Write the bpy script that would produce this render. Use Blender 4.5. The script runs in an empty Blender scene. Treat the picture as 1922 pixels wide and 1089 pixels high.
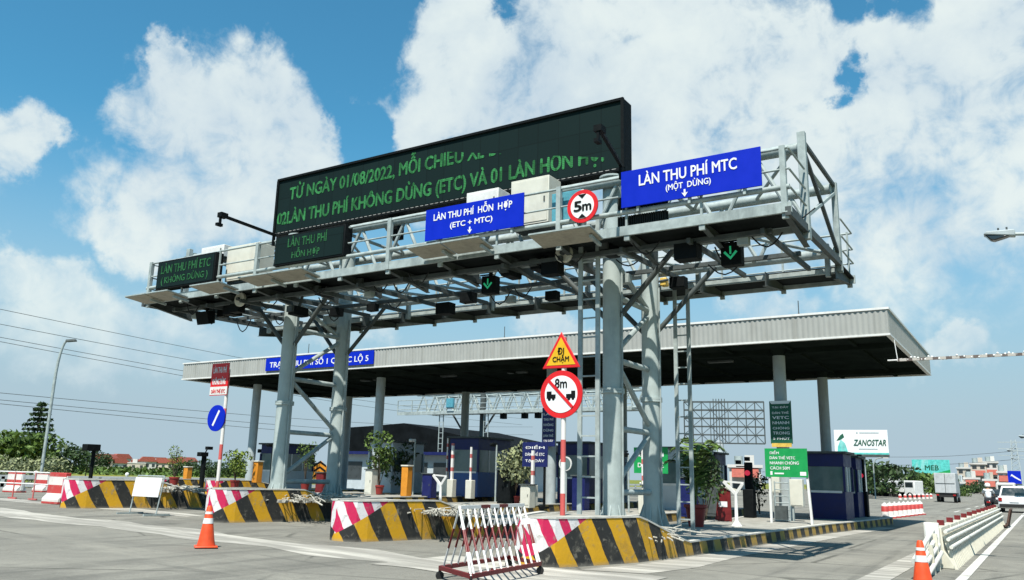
import bpy, bmesh, math, random
from mathutils import Vector, Matrix, noise
random.seed(7)
R = math.radians
scn = bpy.context.scene
COL = scn.collection

# ------------------------------------------------------------------ camera
FPX, HY, ROLL, VPX, CH = 1555.0, 895.0, R(1.4), 1965.0, 1.5
CX, CY = 961.0, 544.5
PITCH = math.atan2((HY - CY) * math.cos(ROLL), FPX)
def _lvl(x, y):
    dx, dy = x - CX, y - CY
    a = dx * math.cos(ROLL) + dy * math.sin(ROLL); b = -dx * math.sin(ROLL) + dy * math.cos(ROLL)
    return a, FPX * math.cos(PITCH) + b * math.sin(PITCH), -b * math.cos(PITCH) + FPX * math.sin(PITCH)
_v = _lvl(VPX, HY + math.tan(ROLL) * (VPX - CX)); AZ = math.atan2(_v[0], _v[1])
CA, SA = math.cos(AZ), math.sin(AZ)
def ray(x, y):
    a, f, u = _lvl(x, y)
    return Vector((a * CA - f * SA, a * SA + f * CA, u))
def AY(x, y, Y):                       # point of the photo on the plane Y
    d = ray(x, y); return Vector((d.x * Y / d.y, Y, CH + d.z * Y / d.y))
def GZ(x, y, z=0.0):                   # point of the photo on the level z
    d = ray(x, y); t = (z - CH) / d.z; return Vector((d.x * t, d.y * t, z))
Fw, Rt = Vector((-SA, CA, 0)), Vector((CA, SA, 0))
Uc = -math.sin(PITCH) * Fw + math.cos(PITCH) * Vector((0, 0, 1)); Fc = math.cos(PITCH) * Fw + math.sin(PITCH) * Vector((0, 0, 1))
cR = math.cos(ROLL) * Rt + math.sin(ROLL) * Uc; cU = -math.sin(ROLL) * Rt + math.cos(ROLL) * Uc
cam_d = bpy.data.cameras.new('camera'); cam = bpy.data.objects.new('camera', cam_d); COL.objects.link(cam)
m = Matrix.Identity(4)
for i in range(3): m[i][0], m[i][1], m[i][2] = cR[i], cU[i], -Fc[i]
m[0][3], m[1][3], m[2][3] = 0, 0, CH
cam.matrix_world = m
cam_d.lens = 36 * FPX / 1922; cam_d.clip_start = .05; cam_d.clip_end = 6000
scn.camera = cam

# ------------------------------------------------------------------ sun, sky, exposure
SUN = Vector((.15, -.50, .90)).normalized()
sd = bpy.data.lights.new('sun', 'SUN'); sd.energy = 5.0; sd.angle = R(.5); sd.color = (1, .95, .86)
so = bpy.data.objects.new('sun', sd); COL.objects.link(so); so.rotation_euler = SUN.to_track_quat('Z', 'Y').to_euler()
scn.view_settings.view_transform = 'Standard'; scn.view_settings.look = 'None'
scn.view_settings.exposure = 0.75; scn.view_settings.gamma = 1.0
wd = bpy.data.worlds.new('World'); scn.world = wd; wd.use_nodes = True
nt = wd.node_tree; nt.nodes.clear()
class NT:
    def __init__(s, nt): s.nt = nt
    def n(s, t, **k):
        x = s.nt.nodes.new(t)
        for a, b in k.items(): setattr(x, a, b)
        return x
    def put(s, sock, v):
        if hasattr(v, 'links') or isinstance(v, bpy.types.NodeSocket): s.nt.links.new(v, sock)
        else: sock.default_value = v
    def m(s, op, a, b=0.0, c=None, clamp=False):
        x = s.n('ShaderNodeMath', operation=op, use_clamp=clamp)
        s.put(x.inputs[0], a); s.put(x.inputs[1], b)
        if c is not None: s.put(x.inputs[2], c)
        return x.outputs[0]
    def vm(s, op, a, b):
        x = s.n('ShaderNodeVectorMath', operation=op); s.put(x.inputs[0], a); s.put(x.inputs[1], b)
        return x.outputs['Value'] if op == 'DOT_PRODUCT' else x.outputs[0]
    def noise(s, vec, scale, detail=4, rough=.55, dist=0.0):
        x = s.n('ShaderNodeTexNoise'); s.put(x.inputs['Vector'], vec); x.inputs['Scale'].default_value = scale
        x.inputs['Detail'].default_value = detail; x.inputs['Roughness'].default_value = rough; x.inputs['Distortion'].default_value = dist
        return x.outputs['Fac']
    def mix(s, f, a, b, mode='MIX'):
        x = s.n('ShaderNodeMix', data_type='RGBA', blend_type=mode)
        s.put(x.inputs[0], f); s.put(x.inputs[6], a); s.put(x.inputs[7], b); return x.outputs[2]
    def ss(s, v, lo, hi, a=0.0, b=1.0):
        x = s.n('ShaderNodeMapRange', interpolation_type='SMOOTHSTEP'); s.put(x.inputs[0], v)
        x.inputs[1].default_value = lo; x.inputs[2].default_value = hi; x.inputs[3].default_value = a; x.inputs[4].default_value = b
        return x.outputs[0]
W = NT(nt)
SKYMUL = (.56, 1.36, 1.40, 1)
tc = W.n('ShaderNodeTexCoord'); D = tc.outputs['Generated']
sky = W.n('ShaderNodeTexSky', sky_type='NISHITA', sun_disc=False)
sky.sun_elevation = math.asin(SUN.z); sky.sun_rotation = math.atan2(SUN.x, SUN.y) % (2 * math.pi)
sky.air_density = 1.0; sky.dust_density = .6; sky.ozone_density = 2.0
# world-fixed azimuth (from the heading the camera happens to share) and elevation of each sky direction
sepd = W.n('ShaderNodeSeparateXYZ'); W.put(sepd.inputs[0], D)
az = W.m('ARCTAN2', W.vm('DOT_PRODUCT', D, tuple(Rt)), W.vm('DOT_PRODUCT', D, tuple(Fw)))
el = W.m('ARCSINE', sepd.outputs[2])
wv = W.n('ShaderNodeTexNoise'); W.put(wv.inputs['Vector'], D); wv.inputs['Scale'].default_value = 7.0; wv.inputs['Detail'].default_value = 7; wv.inputs['Roughness'].default_value = .62
wsp = W.n('ShaderNodeSeparateColor'); W.put(wsp.inputs[0], wv.outputs['Color'])
az = W.m('ADD', az, W.m('MULTIPLY', W.m('SUBTRACT', wsp.outputs[0], .5), .17)); el0 = el
el = W.m('ADD', el, W.m('MULTIPLY', W.m('SUBTRACT', wsp.outputs[1], .5), .17))
def dirang(px, py):
    d = ray(px, py).normalized(); return math.atan2(d.dot(Rt), d.dot(Fw)), math.asin(d.z)
def blob(px, py, rx, ry):
    a, e = dirang(px, py)
    x = W.m('DIVIDE', W.m('SUBTRACT', az, a), rx / FPX * .95); y = W.m('DIVIDE', W.m('SUBTRACT', el, e), ry / FPX * .95)
    return W.m('SUBTRACT', 1.0, W.m('SQRT', W.m('ADD', W.m('MULTIPLY', x, x), W.m('MULTIPLY', y, y))))
CLOUDS = [(385, 235, 235, 190), (310, 220, 160, 150), (480, 240, 160, 170), (300, 120, 70, 80), (420, 370, 300, 130), (260, 425, 140, 70), (560, 330, 150, 150),
          (760, 170, 190, 170), (960, 120, 330, 260), (1300, 200, 470, 330), (1750, 280, 420, 340), (1850, 120, 300, 260),
          (1100, 340, 420, 200), (1500, 420, 500, 150), (15, 285, 60, 90), (90, 560, 190, 75), (260, 640, 330, 90), (1775, 655, 85, 50), (1435, 580, 130, 60),
          (1040, 610, 130, 40), (600, 600, 200, 60), (1640, 60, 60, 60), (-300, 300, 260, 200), (2300, 300, 400, 300), (900, -500, 700, 260)]
GAPS = [(690, 80, 120, 150), (640, 15, 140, 110), (672, 275, 78, 100)]
WISPS = [(1582, 160, 30, 55), (1562, 205, 28, 34), (1600, 0, 85, 75), (1705, 15, 80, 75), (1640, 40, 60, 40), (915, -8, 70, 40)]
cov = None
for c in CLOUDS:
    b = blob(*c); cov = b if cov is None else W.m('MAXIMUM', cov, b)
gap = None
for c in GAPS:
    b = blob(*c); gap = b if gap is None else W.m('MAXIMUM', gap, b)
wsp_ = None
for c in WISPS:
    b = blob(*c); wsp_ = b if wsp_ is None else W.m('MAXIMUM', wsp_, b)
cov = W.m('SUBTRACT', W.m('MINIMUM', cov, .40), W.m('ADD', W.m('MULTIPLY', W.m('MAXIMUM', gap, 0.0), .85), W.m('MULTIPLY', W.m('MAXIMUM', wsp_, 0.0), .56)))
n1 = W.noise(D, 9.0, 9, .58, .25); n2 = W.noise(D, 26.0, 6, .6, .4); n3 = W.noise(D, 4.0, 5, .5, .3)
dens = W.m('ADD', cov, W.m('ADD', W.m('MULTIPLY', W.m('SUBTRACT', n1, .5), 1.0), W.m('MULTIPLY', W.m('SUBTRACT', n2, .5), .70)))
soft = W.ss(el0, .08, .42, .70, .42)
mask = W.ss(W.m('DIVIDE', dens, soft), .05, 1.0)
mask = W.m('MULTIPLY', mask, W.ss(el0, .0, .24, .35, .97))
bill = W.m('ADD', W.m('ADD', W.m('MULTIPLY', n3, .55), W.m('MULTIPLY', n1, .60)), W.m('MULTIPLY', n2, .18))
shade = W.ss(bill, .50, .86)
edge = W.ss(dens, .05, .40)
ccol = W.mix(shade, (4.5, 5.6, 6.5, 1), (7.1, 7.8, 7.6, 1))
ccol = W.mix(W.m('MULTIPLY', edge, .35), W.mix(.3, ccol, (7.0, 7.8, 8.0, 1)), ccol)
skyc = W.mix(1.0, sky.outputs[0], SKYMUL, 'MULTIPLY')
haze = W.ss(el0, .03, .40, 1.0, 0.0)
skyc = W.mix(haze, skyc, (3.75, 4.90, 5.65, 1))
fin = W.mix(mask, skyc, ccol)
bg = W.n('ShaderNodeBackground'); W.put(bg.inputs[0], fin); bg.inputs[1].default_value = .069
ow = W.n('ShaderNodeOutputWorld'); nt.links.new(bg.outputs[0], ow.inputs[0])

# ------------------------------------------------------------------ mesh helper
def V(*a): return Vector(a)
NTH = ['one', 'two', 'three', 'four', 'five', 'six', 'seven', 'eight', 'nine', 'ten', 'eleven', 'twelve', 'thirteen', 'fourteen', 'fifteen', 'sixteen', 'seventeen']
ORD = ['first', 'second', 'third', 'fourth', 'fifth', 'sixth', 'seventh', 'eighth', 'ninth', 'tenth', 'eleventh', 'twelfth']
class MB:
    def __init__(s): s.v, s.f, s.mi, s.sm, s.uv = [], [], [], [], {}
    def face(s, idx, mat=0, smooth=False, uv=None):
        if uv: s.uv[len(s.f)] = uv
        s.f.append(idx); s.mi.append(mat); s.sm.append(smooth)
    def poly(s, pts, mat=0, uv=None):
        i = len(s.v); s.v += [tuple(p) for p in pts]; s.face(list(range(i, i + len(pts))), mat, False, uv); return s
    def box(s, lo, hi, mat=0):
        x0, y0, z0 = lo; x1, y1, z1 = hi; i = len(s.v)
        s.v += [(x0, y0, z0), (x1, y0, z0), (x1, y1, z0), (x0, y1, z0), (x0, y0, z1), (x1, y0, z1), (x1, y1, z1), (x0, y1, z1)]
        for q in ((0, 3, 2, 1), (4, 5, 6, 7), (0, 1, 5, 4), (1, 2, 6, 5), (2, 3, 7, 6), (3, 0, 4, 7)): s.face([i + k for k in q], mat)
        return s
    def cbox(s, c, sz, mat=0): return s.box([c[k] - sz[k] / 2 for k in range(3)], [c[k] + sz[k] / 2 for k in range(3)], mat)
    def hexa(s, p, mat=0):               # 8 corner points, bottom 4 then top 4
        i = len(s.v); s.v += [tuple(q) for q in p]
        for q in ((0, 3, 2, 1), (4, 5, 6, 7), (0, 1, 5, 4), (1, 2, 6, 5), (2, 3, 7, 6), (3, 0, 4, 7)): s.face([i + k for k in q], mat)
        return s
    def frame(s, a, b, up=(0, 0, 1)):
        d = (Vector(b) - Vector(a)).normalized(); u = Vector(up)
        if abs(d.dot(u)) > .98: u = Vector((0, 1, 0))
        x = d.cross(u).normalized(); return x, x.cross(d).normalized()
    def bar(s, a, b, w, h=None, mat=0, up=(0, 0, 1)):
        h = h or w; x, y = s.frame(a, b, up); a, b = Vector(a), Vector(b)
        p = [a - x * w / 2 - y * h / 2, a + x * w / 2 - y * h / 2, a + x * w / 2 + y * h / 2, a - x * w / 2 + y * h / 2]
        q = [t + (b - a) for t in p]; return s.hexa(p + q, mat)
    def tube(s, a, b, r, seg=10, r2=None, mat=0, cap=True):
        r2 = r if r2 is None else r2; x, y = s.frame(a, b); a, b = Vector(a), Vector(b); i = len(s.v)
        for P, rr in ((a, r), (b, r2)):
            for k in range(seg):
                t = 2 * math.pi * k / seg; s.v.append(tuple(P + x * math.cos(t) * rr + y * math.sin(t) * rr))
        for k in range(seg): s.face([i + k, i + (k + 1) % seg, i + seg + (k + 1) % seg, i + seg + k], mat, True)
        if cap: s.face([i + seg - 1 - k for k in range(seg)], mat); s.face([i + seg + k for k in range(seg)], mat)
        return s
    def path(s, pts, r, seg=8, mat=0):
        for a, b in zip(pts[:-1], pts[1:]): s.tube(a, b, r, seg, mat=mat)
        return s
    def lathe(s, prof, c=(0, 0, 0), seg=16, mat=0):
        i = len(s.v)
        for r, z in prof:
            for k in range(seg):
                t = 2 * math.pi * k / seg; s.v.append((c[0] + r * math.cos(t), c[1] + r * math.sin(t), c[2] + z))
        for j in range(len(prof) - 1):
            for k in range(seg): s.face([i + j * seg + k, i + j * seg + (k + 1) % seg, i + (j + 1) * seg + (k + 1) % seg, i + (j + 1) * seg + k], mat, True)
        s.face([i + seg - 1 - k for k in range(seg)], mat); n = i + (len(prof) - 1) * seg; s.face([n + k for k in range(seg)], mat)
        return s
    def prism(s, pts, lo, hi, axis='y', mat=0):     # outline in the two other axes, extruded along axis
        f = {'y': lambda p, t: (p[0], t, p[1]), 'x': lambda p, t: (t, p[0], p[1]), 'z': lambda p, t: (p[0], p[1], t)}[axis]
        n = len(pts); i = len(s.v); s.v += [f(p, lo) for p in pts] + [f(p, hi) for p in pts]
        s.face([i + k for k in range(n)][::-1], mat); s.face([i + n + k for k in range(n)], mat)
        for k in range(n): s.face([i + k, i + (k + 1) % n, i + n + (k + 1) % n, i + n + k], mat)
        return s
    def disc(s, c, r, y0, y1, seg=32, mat=0):        # short cylinder facing -Y
        return s.tube((c[0], y0, c[1]), (c[0], y1, c[1]), r, seg, mat=mat)
    def ball(s, c, r, seg=10, mat=0, sq=1.0):
        return s.lathe([(max(r * math.sin(math.pi * k / 8), .001), -r * sq * math.cos(math.pi * k / 8)) for k in range(9)], c, seg, mat)
    def build(s, name, mats, parent=None, bevel=0, local=False):
        me = bpy.data.meshes.new(name); o = bpy.data.objects.new(name, me); COL.objects.link(o)
        off = V(0, 0, 0)
        if parent is not None:
            t = parent
            while t.parent: t = t.parent
            if not local: off = t.location
            o.parent = parent
        me.from_pydata([(a - off[0], b - off[1], c - off[2]) for a, b, c in s.v], [], s.f)
        for q in (mats if isinstance(mats, (list, tuple)) else [mats]): me.materials.append(q)
        me.polygons.foreach_set('material_index', s.mi); me.polygons.foreach_set('use_smooth', s.sm)
        if s.uv:
            ul = me.uv_layers.new(name='paint')
            for p in me.polygons:
                q = s.uv.get(p.index)
                if q:
                    for k, li in enumerate(p.loop_indices): ul.data[li].uv = q[k]
        bm = bmesh.new(); bm.from_mesh(me); bmesh.ops.recalc_face_normals(bm, faces=bm.faces); bm.to_mesh(me); bm.free()
        me.set_sharp_from_angle(angle=R(42))
        if bevel:
            b = o.modifiers.new('bevel', 'BEVEL'); b.width = bevel; b.segments = 2; b.limit_method = 'ANGLE'; b.harden_normals = False
        return o
def tag(o, label=None, cat=None, group=None, kind=None):
    if label: o['label'] = label
    if cat: o['category'] = cat
    if group: o['group'] = group
    if kind: o['kind'] = kind
    return o
def thing(name, loc, label, cat, group=None):
    o = bpy.data.objects.new(name, None); COL.objects.link(o); o.location = loc; o.empty_display_size = .2
    return tag(o, label, cat, group)
def kids(o): return [c for c in bpy.data.objects if c.parent == o]
def copy_tree(o, parent=None):
    c = o.copy(); COL.objects.link(c)
    if parent: c.parent = parent
    for ch in kids(o): copy_tree(ch, c)
    return c

# ------------------------------------------------------------------ materials
KB = .76
def pm(name, col, rough=.6, metal=0.0, var=.18, scale=6.0, dirt=None, dirt_amt=.5, dscale=1.5, bump=.0, emit=0, spec=.4, streak=False):
    ma = bpy.data.materials.new(name); ma.use_nodes = True; t = NT(ma.node_tree); b = ma.node_tree.nodes['Principled BSDF']
    col = tuple(q * KB for q in col); dirt = tuple(q * KB for q in dirt) if dirt else None
    c4 = (*col, 1); co = t.n('ShaderNodeTexCoord').outputs['Object']
    nz = t.noise(co, scale, 5, .6)
    dark = tuple(x * (1 - var) for x in col) + (1,); lite = tuple(min(1, x * (1 + var)) for x in col) + (1,)
    base = t.mix(t.ss(nz, .3, .7), dark, lite)
    if dirt:
        mp = t.n('ShaderNodeMapping'); t.put(mp.inputs[0], co); mp.inputs['Scale'].default_value = (3.2, 3.2, .12) if streak else (1, 1, .35)
        dn = t.noise(mp.outputs[0], dscale, 6, .65, .3)
        base = t.mix(t.m('MULTIPLY', t.ss(dn, .48, .72), dirt_amt), base, (*dirt, 1))
    t.put(b.inputs['Base Color'], base)
    t.put(b.inputs['Roughness'], t.ss(nz, .2, .8, max(rough - .1, .03), min(rough + .12, 1)))
    b.inputs['Metallic'].default_value = metal; b.inputs['Specular IOR Level'].default_value = spec
    if bump:
        bn = t.n('ShaderNodeBump'); bn.inputs['Strength'].default_value = bump; bn.inputs['Distance'].default_value = .02
        t.put(bn.inputs['Height'], t.noise(co, scale * 4, 5, .6)); t.put(b.inputs['Normal'], bn.outputs[0])
    if emit:
        t.put(b.inputs['Emission Color'], c4); b.inputs['Emission Strength'].default_value = emit
    return ma
M = {}
M['galv'] = pm('galvanised_steel', (.38, .44, .435), .5, .0, .16, 5, (.17, .20, .20), .6, 2.2, spec=.3)
M['galv2'] = pm('galvanised_column', (.44, .51, .50), .5, .0, .08, 3, (.25, .30, .295), .65, 1.6, .06, spec=.25)
M['steel'] = pm('dark_steel', (.085, .10, .10), .6, .0, .2, 5, (.03, .03, .03), .4, spec=.2)
M['walk'] = pm('walkway_plate', (.022, .027, .027), .8, 0, .2, 9, spec=.05)
M['black'] = pm('black_cabinet', (.009, .011, .012), .6, 0, .2, 8, spec=.06)
M['screen'] = pm('led_face', (.007, .017, .017), .75, 0, .10, 30, spec=.1)
M['ledgreen'] = pm('led_green', (.035, .22, .065), .5, 0, .35, 25, emit=.14)
M['leddim'] = pm('led_green_dim', (.03, .16, .055), .5, 0, .35, 25, emit=.10)
M['arrow'] = pm('led_arrow', (.03, .55, .25), .5, 0, .1, 40, emit=.22)
M['blue'] = pm('blue_sign', (.002, .022, .50), .55, 0, .05, 3, spec=.12)
M['white'] = pm('white_paint', (.80, .80, .78), .5, 0, .05, 4, (.5, .5, .46), .35, 2)
M['wtext'] = pm('white_lettering', (.86, .87, .88), .5, 0, .02, 4)
M['cream'] = pm('cream_cabinet', (.70, .69, .60), .5, 0, .05, 4, (.45, .42, .34), .3, 2)
M['red'] = pm('red_sign', (.72, .014, .018), .4, 0, .06, 4)
M['darkred'] = pm('dark_red_paint', (.16, .010, .012), .5, 0, .2, 7)
M['pink'] = pm('faded_red_paint', (.52, .12, .11), .6, 0, .15, 6, (.7, .6, .58), .4)
M['yellow'] = pm('yellow_sign', (.80, .46, .012), .4, 0, .05, 4)
M['orange'] = pm('orange_plastic', (.80, .085, .018), .45, 0, .12, 5, (.3, .06, .03), .35, 5)
M['gate'] = pm('orange_machine', (.70, .27, .02), .5, 0, .1, 4, (.3, .16, .04), .4, 3)
M['teal'] = pm('teal_box', (.09, .33, .42), .5, 0, .15, 9)
M['grate'] = pm('antenna_panel', (.42, .39, .31), .6, 0, .15, 14, (.12, .12, .10), .4)
M['concrete'] = pm('island_concrete', (.36, .35, .31), .85, 0, .15, 4, (.15, .145, .12), .6, 1.5, .4)
M['kerbw'] = pm('pale_kerb_top', (.60, .59, .54), .8, 0, .1, 5, (.3, .29, .25), .5, 3, .3)
M['roof'] = pm('canopy_sheet', (.395, .405, .385), .6, 0, .04, 2, (.25, .25, .225), .55, .9, spec=.2, streak=True)
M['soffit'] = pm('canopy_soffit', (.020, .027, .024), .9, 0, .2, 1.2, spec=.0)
M['greycol'] = pm('canopy_column', (.42, .48, .50), .55, 0, .08, 3, (.28, .31, .31), .35, 2)
M['navy'] = pm('navy_panel', (.006, .012, .105), .5, 0, .12, 4)
M['booth'] = pm('booth_white', (.55, .62, .66), .5, 0, .06, 4, (.36, .4, .42), .3)
M['mblue'] = pm('mid_blue_panel', (.035, .10, .30), .45, 0, .1, 4)
M['green'] = pm('green_board', (.010, .33, .085), .42, 0, .08, 3)
M['dgreen'] = pm('dark_green_banner', (.008, .10, .055), .5, 0, .1, 4)
M['tealboard'] = pm('teal_board', (.10, .55, .50), .5, 0, .2, 2, (.55, .75, .75), .7, .6)
M['glass'] = pm('dark_glass', (.02, .028, .032), .08, 0, .1, 3, spec=.7)
M['glassl'] = pm('booth_glass', (.13, .19, .19), .10, 0, .1, 3, spec=.6)
M['rubber'] = pm('rubber', (.018, .018, .018), .75, 0, .2, 8)
M['stick'] = pm('pale_sticks', (.50, .49, .43), .8, 0, .3, 20)
M['carw'] = pm('white_car_paint', (.78, .79, .80), .25, 0, .03, 3, spec=.6)
M['carb'] = pm('black_car_paint', (.02, .022, .025), .2, 0, .1, 3, spec=.6)
M['truckbox'] = pm('grey_truck_box', (.52, .54, .55), .55, 0, .08, 3, (.2, .2, .2), .4)
M['guard'] = pm('cream_plastic', (.70, .67, .55), .5, 0, .07, 4, (.40, .37, .28), .45, 3)
M['guardrail'] = pm('cream_rail', (.76, .75, .68), .45, 0, .06, 4, (.45, .42, .34), .4, 4)
M['tail'] = pm('tail_lamp', (.35, .01, .01), .3)
M['lampred'] = pm('red_lamp', (.7, .03, .07), .3, emit=.5)
M['wire'] = pm('wire', (.10, .11, .12), .6)
M['bark'] = pm('bark', (.10, .075, .05), .9, 0, .25, 12, bump=.5)
M['pot'] = pm('red_pot', (.30, .03, .025), .55, 0, .12, 6, (.12, .03, .03), .4)
M['brown'] = pm('rust_brown', (.10, .05, .035), .7, 0, .3, 9)
M['skin'] = pm('skin', (.40, .23, .15), .6, 0, .05)
M['shirt'] = pm('white_shirt', (.74, .75, .77), .8, 0, .06, 10)
M['trouser'] = pm('dark_trousers', (.02, .022, .03), .8, 0, .1, 10)
M['wall'] = pm('cream_wall', (.56, .50, .42), .85, 0, .08, .4, (.35, .3, .25), .4, .3)
M['wallw'] = pm('white_wall', (.64, .63, .60), .85, 0, .06, .4, (.4, .38, .35), .4, .3)
M['tile'] = pm('red_roof_tile', (.34, .085, .06), .8, 0, .2, 2)
M['pane'] = pm('window_dark', (.05, .06, .065), .3, 0, .2, 2)
M['shed'] = pm('shed_roof', (.008, .010, .012), .85, 0, .3, 1, spec=.03)
M['ylw'] = pm('yellow_plastic', (.75, .50, .10), .5)

def led_mat(name, col, emit, cell, dark):
    """LED tiles: cabinets of slightly different black, or glyphs whose columns of diodes differ in brightness"""
    ma = bpy.data.materials.new(name); ma.use_nodes = True; t = NT(ma.node_tree); b = ma.node_tree.nodes['Principled BSDF']
    co = t.n('ShaderNodeTexCoord').outputs['Object']; sp = t.n('ShaderNodeSeparateXYZ'); t.put(sp.inputs[0], co)
    ix = t.m('FLOOR', t.m('DIVIDE', sp.outputs[0], cell)); iz = t.m('FLOOR', t.m('DIVIDE', sp.outputs[2], cell * (1 if dark else 6)))
    cb_ = t.n('ShaderNodeCombineXYZ'); t.put(cb_.inputs[0], ix); t.put(cb_.inputs[1], iz)
    wn = t.n('ShaderNodeTexWhiteNoise'); t.put(wn.inputs['Vector'], cb_.outputs[0]); r_ = wn.outputs['Value']
    lo, hi = (.90, 1.1) if dark else (.45, 1.25)
    c = t.mix(r_, tuple(x * lo for x in col) + (1,), tuple(x * hi for x in col) + (1,))
    if dark:
        fx = t.m('FRACT', t.m('DIVIDE', sp.outputs[0], cell)); fz = t.m('FRACT', t.m('DIVIDE', sp.outputs[2], cell))
        seam = t.m('MAXIMUM', t.m('LESS_THAN', fx, .035), t.m('LESS_THAN', fz, .035)); c = t.mix(t.m('MULTIPLY', seam, .5), c, (.002, .004, .004, 1))
    else:
        row = t.m('GREATER_THAN', t.m('FRACT', t.m('DIVIDE', sp.outputs[2], .045)), .72); c = t.mix(t.m('MULTIPLY', row, .55), c, (.004, .02, .01, 1))
    t.put(b.inputs['Base Color'], c); b.inputs['Roughness'].default_value = .7; b.inputs['Specular IOR Level'].default_value = .08
    if emit: t.put(b.inputs['Emission Color'], c); b.inputs['Emission Strength'].default_value = emit
    return ma
M['screen'] = led_mat('led_face', (.0055, .0145, .0145), 0, .56, True)
M['ledgreen'] = led_mat('led_green', (.030, .155, .052), .20, .05, False)
M['leddim'] = led_mat('led_green_dim', (.026, .115, .045), .14, .04, False)
def leafmat(name, col, var=.5):
    ma = bpy.data.materials.new(name); ma.use_nodes = True; t = NT(ma.node_tree); b = ma.node_tree.nodes['Principled BSDF']
    col = tuple(q * .8 for q in col); g = t.n('ShaderNodeNewGeometry'); co = t.n('ShaderNodeTexCoord').outputs['Object']
    r = t.m('ADD', t.m('MULTIPLY', g.outputs['Random Per Island'], .6), t.m('MULTIPLY', t.noise(co, 1.1, 3), .5))
    a = tuple(x * (1 - var) for x in col) + (1,); z = (col[0] * (1 + var) * 1.15, col[1] * (1 + var), col[2] * (1 + var * .5), 1)
    t.put(b.inputs['Base Color'], t.mix(t.ss(r, .2, .9), a, z)); b.inputs['Roughness'].default_value = .6
    b.inputs['Specular IOR Level'].default_value = .25
    return ma
M['leafd'] = leafmat('dark_leaves', (.030, .065, .022)); M['leafm'] = leafmat('green_leaves', (.07, .13, .030))
M['leafy'] = leafmat('yellow_green_leaves', (.13, .20, .035)); M['leafp'] = leafmat('pale_leaves', (.20, .25, .15))
M['crop'] = leafmat('crop_leaves', (.16, .19, .03), .3)
def stripe_mat():
    # u = run along the kerb from the nose tip, v = height above the road; painted bands, worn away along the kerb
    ma = bpy.data.materials.new('hazard_paint'); ma.use_nodes = True; t = NT(ma.node_tree); b = ma.node_tree.nodes['Principled BSDF']
    uv = t.n('ShaderNodeUVMap', uv_map='paint').outputs[0]; sp = t.n('ShaderNodeSeparateXYZ'); t.put(sp.inputs[0], uv)
    u, v = sp.outputs[0], sp.outputs[1]; co = t.n('ShaderNodeTexCoord').outputs['Object']
    wob = t.m('MULTIPLY', t.m('SUBTRACT', t.noise(co, 2.2, 3), .5), .10)
    def bands(period, lean, off=0.0):
        x = t.m('ADD', t.m('ADD', u, t.m('MULTIPLY', v, lean)), wob)
        f = t.m('FRACT', t.m('ADD', t.m('DIVIDE', x, period), off)); tri = t.m('ABSOLUTE', t.m('SUBTRACT', f, .5))
        return t.ss(tri, .24, .26)
    yb = t.mix(bands(.80, .62), (0.0234, 0.0242, 0.0234, 1), (.54, .292, .014, 1))
    rw = t.mix(bands(.42, .5), (0.4836, 0.0156, 0.0780, 1), (0.6240, 0.6084, 0.6084, 1))
    lim = t.m('ADD', .16, t.m('MULTIPLY', u, .52))
    top = t.m('GREATER_THAN', t.m('SUBTRACT', v, lim), 0.0)
    far = t.ss(u, 2.2, 6.0); wear = t.noise(co, 5.5, 8, .7, .4); gr = t.noise(co, 1.6, 6, .65, .3)
    yb = t.mix(t.m('MULTIPLY', far, .55), yb, t.mix(bands(.80, .62), (0.0468, 0.0452, 0.0390, 1), (0.3120, 0.2418, 0.1014, 1)))
    c = t.mix(top, yb, rw)
    c = t.mix(t.m('MULTIPLY', t.ss(wear, .52, .70), .75), c, (0.2106, 0.1950, 0.1560, 1))
    c = t.mix(t.m('MULTIPLY', t.ss(gr, .50, .75), .55), c, (0.0702, 0.0663, 0.0546, 1))
    c = t.mix(t.m('MULTIPLY', t.ss(v, .10, .0), .5), c, (0.2340, 0.2184, 0.1872, 1))
    t.put(b.inputs['Base Color'], c); b.inputs['Roughness'].default_value = .7; b.inputs['Specular IOR Level'].default_value = .25
    bn = t.n('ShaderNodeBump'); bn.inputs['Strength'].default_value = .35; bn.inputs['Distance'].default_value = .02
    t.put(bn.inputs['Height'], wear); t.put(b.inputs['Normal'], bn.outputs[0])
    return ma
M['hazard'] = stripe_mat()
def band_mat(name, a, b_, period, duty=.5, axis=2, off=0.0, lean=0.0):
    ma = bpy.data.materials.new(name); ma.use_nodes = True; t = NT(ma.node_tree); b = ma.node_tree.nodes['Principled BSDF']
    co = t.n('ShaderNodeTexCoord').outputs['Object']; sp = t.n('ShaderNodeSeparateXYZ'); t.put(sp.inputs[0], co)
    x = sp.outputs[axis]
    if lean: x = t.m('ADD', x, t.m('MULTIPLY', sp.outputs[0 if axis == 2 else 2], lean))
    f = t.m('FRACT', t.m('ADD', t.m('DIVIDE', x, period), off + 100)); k = t.m('GREATER_THAN', f, duty)
    a = tuple(q * .78 for q in a); b_ = tuple(q * .78 for q in b_); c = t.mix(k, (*a, 1), (*b_, 1)); nz = t.noise(co, 4, 6, .65)
    c = t.mix(t.m('MULTIPLY', t.ss(nz, .5, .75), .35), c, (.35, .32, .28, 1))
    t.put(b.inputs['Base Color'], c); b.inputs['Roughness'].default_value = .55
    return ma
M['poleband'] = band_mat('red_white_pole', (.62, .10, .09), (.78, .75, .72), 1.0, .42)
M['rwband'] = band_mat('red_white_plastic', (.50, .045, .04), (.74, .70, .66), .50, .5, 2, .35)
M['dash'] = band_mat('dashed_strip', (.02, .02, .02), (.55, .55, .52), .16, .4, 0)
M['boomband'] = band_mat('weathered_boom', (.13, .10, .09), (.50, .47, .43), .31, .45, 0)
M['vboom'] = band_mat('raised_boom', (.55, .13, .12), (.80, .78, .76), .55, .3)
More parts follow.
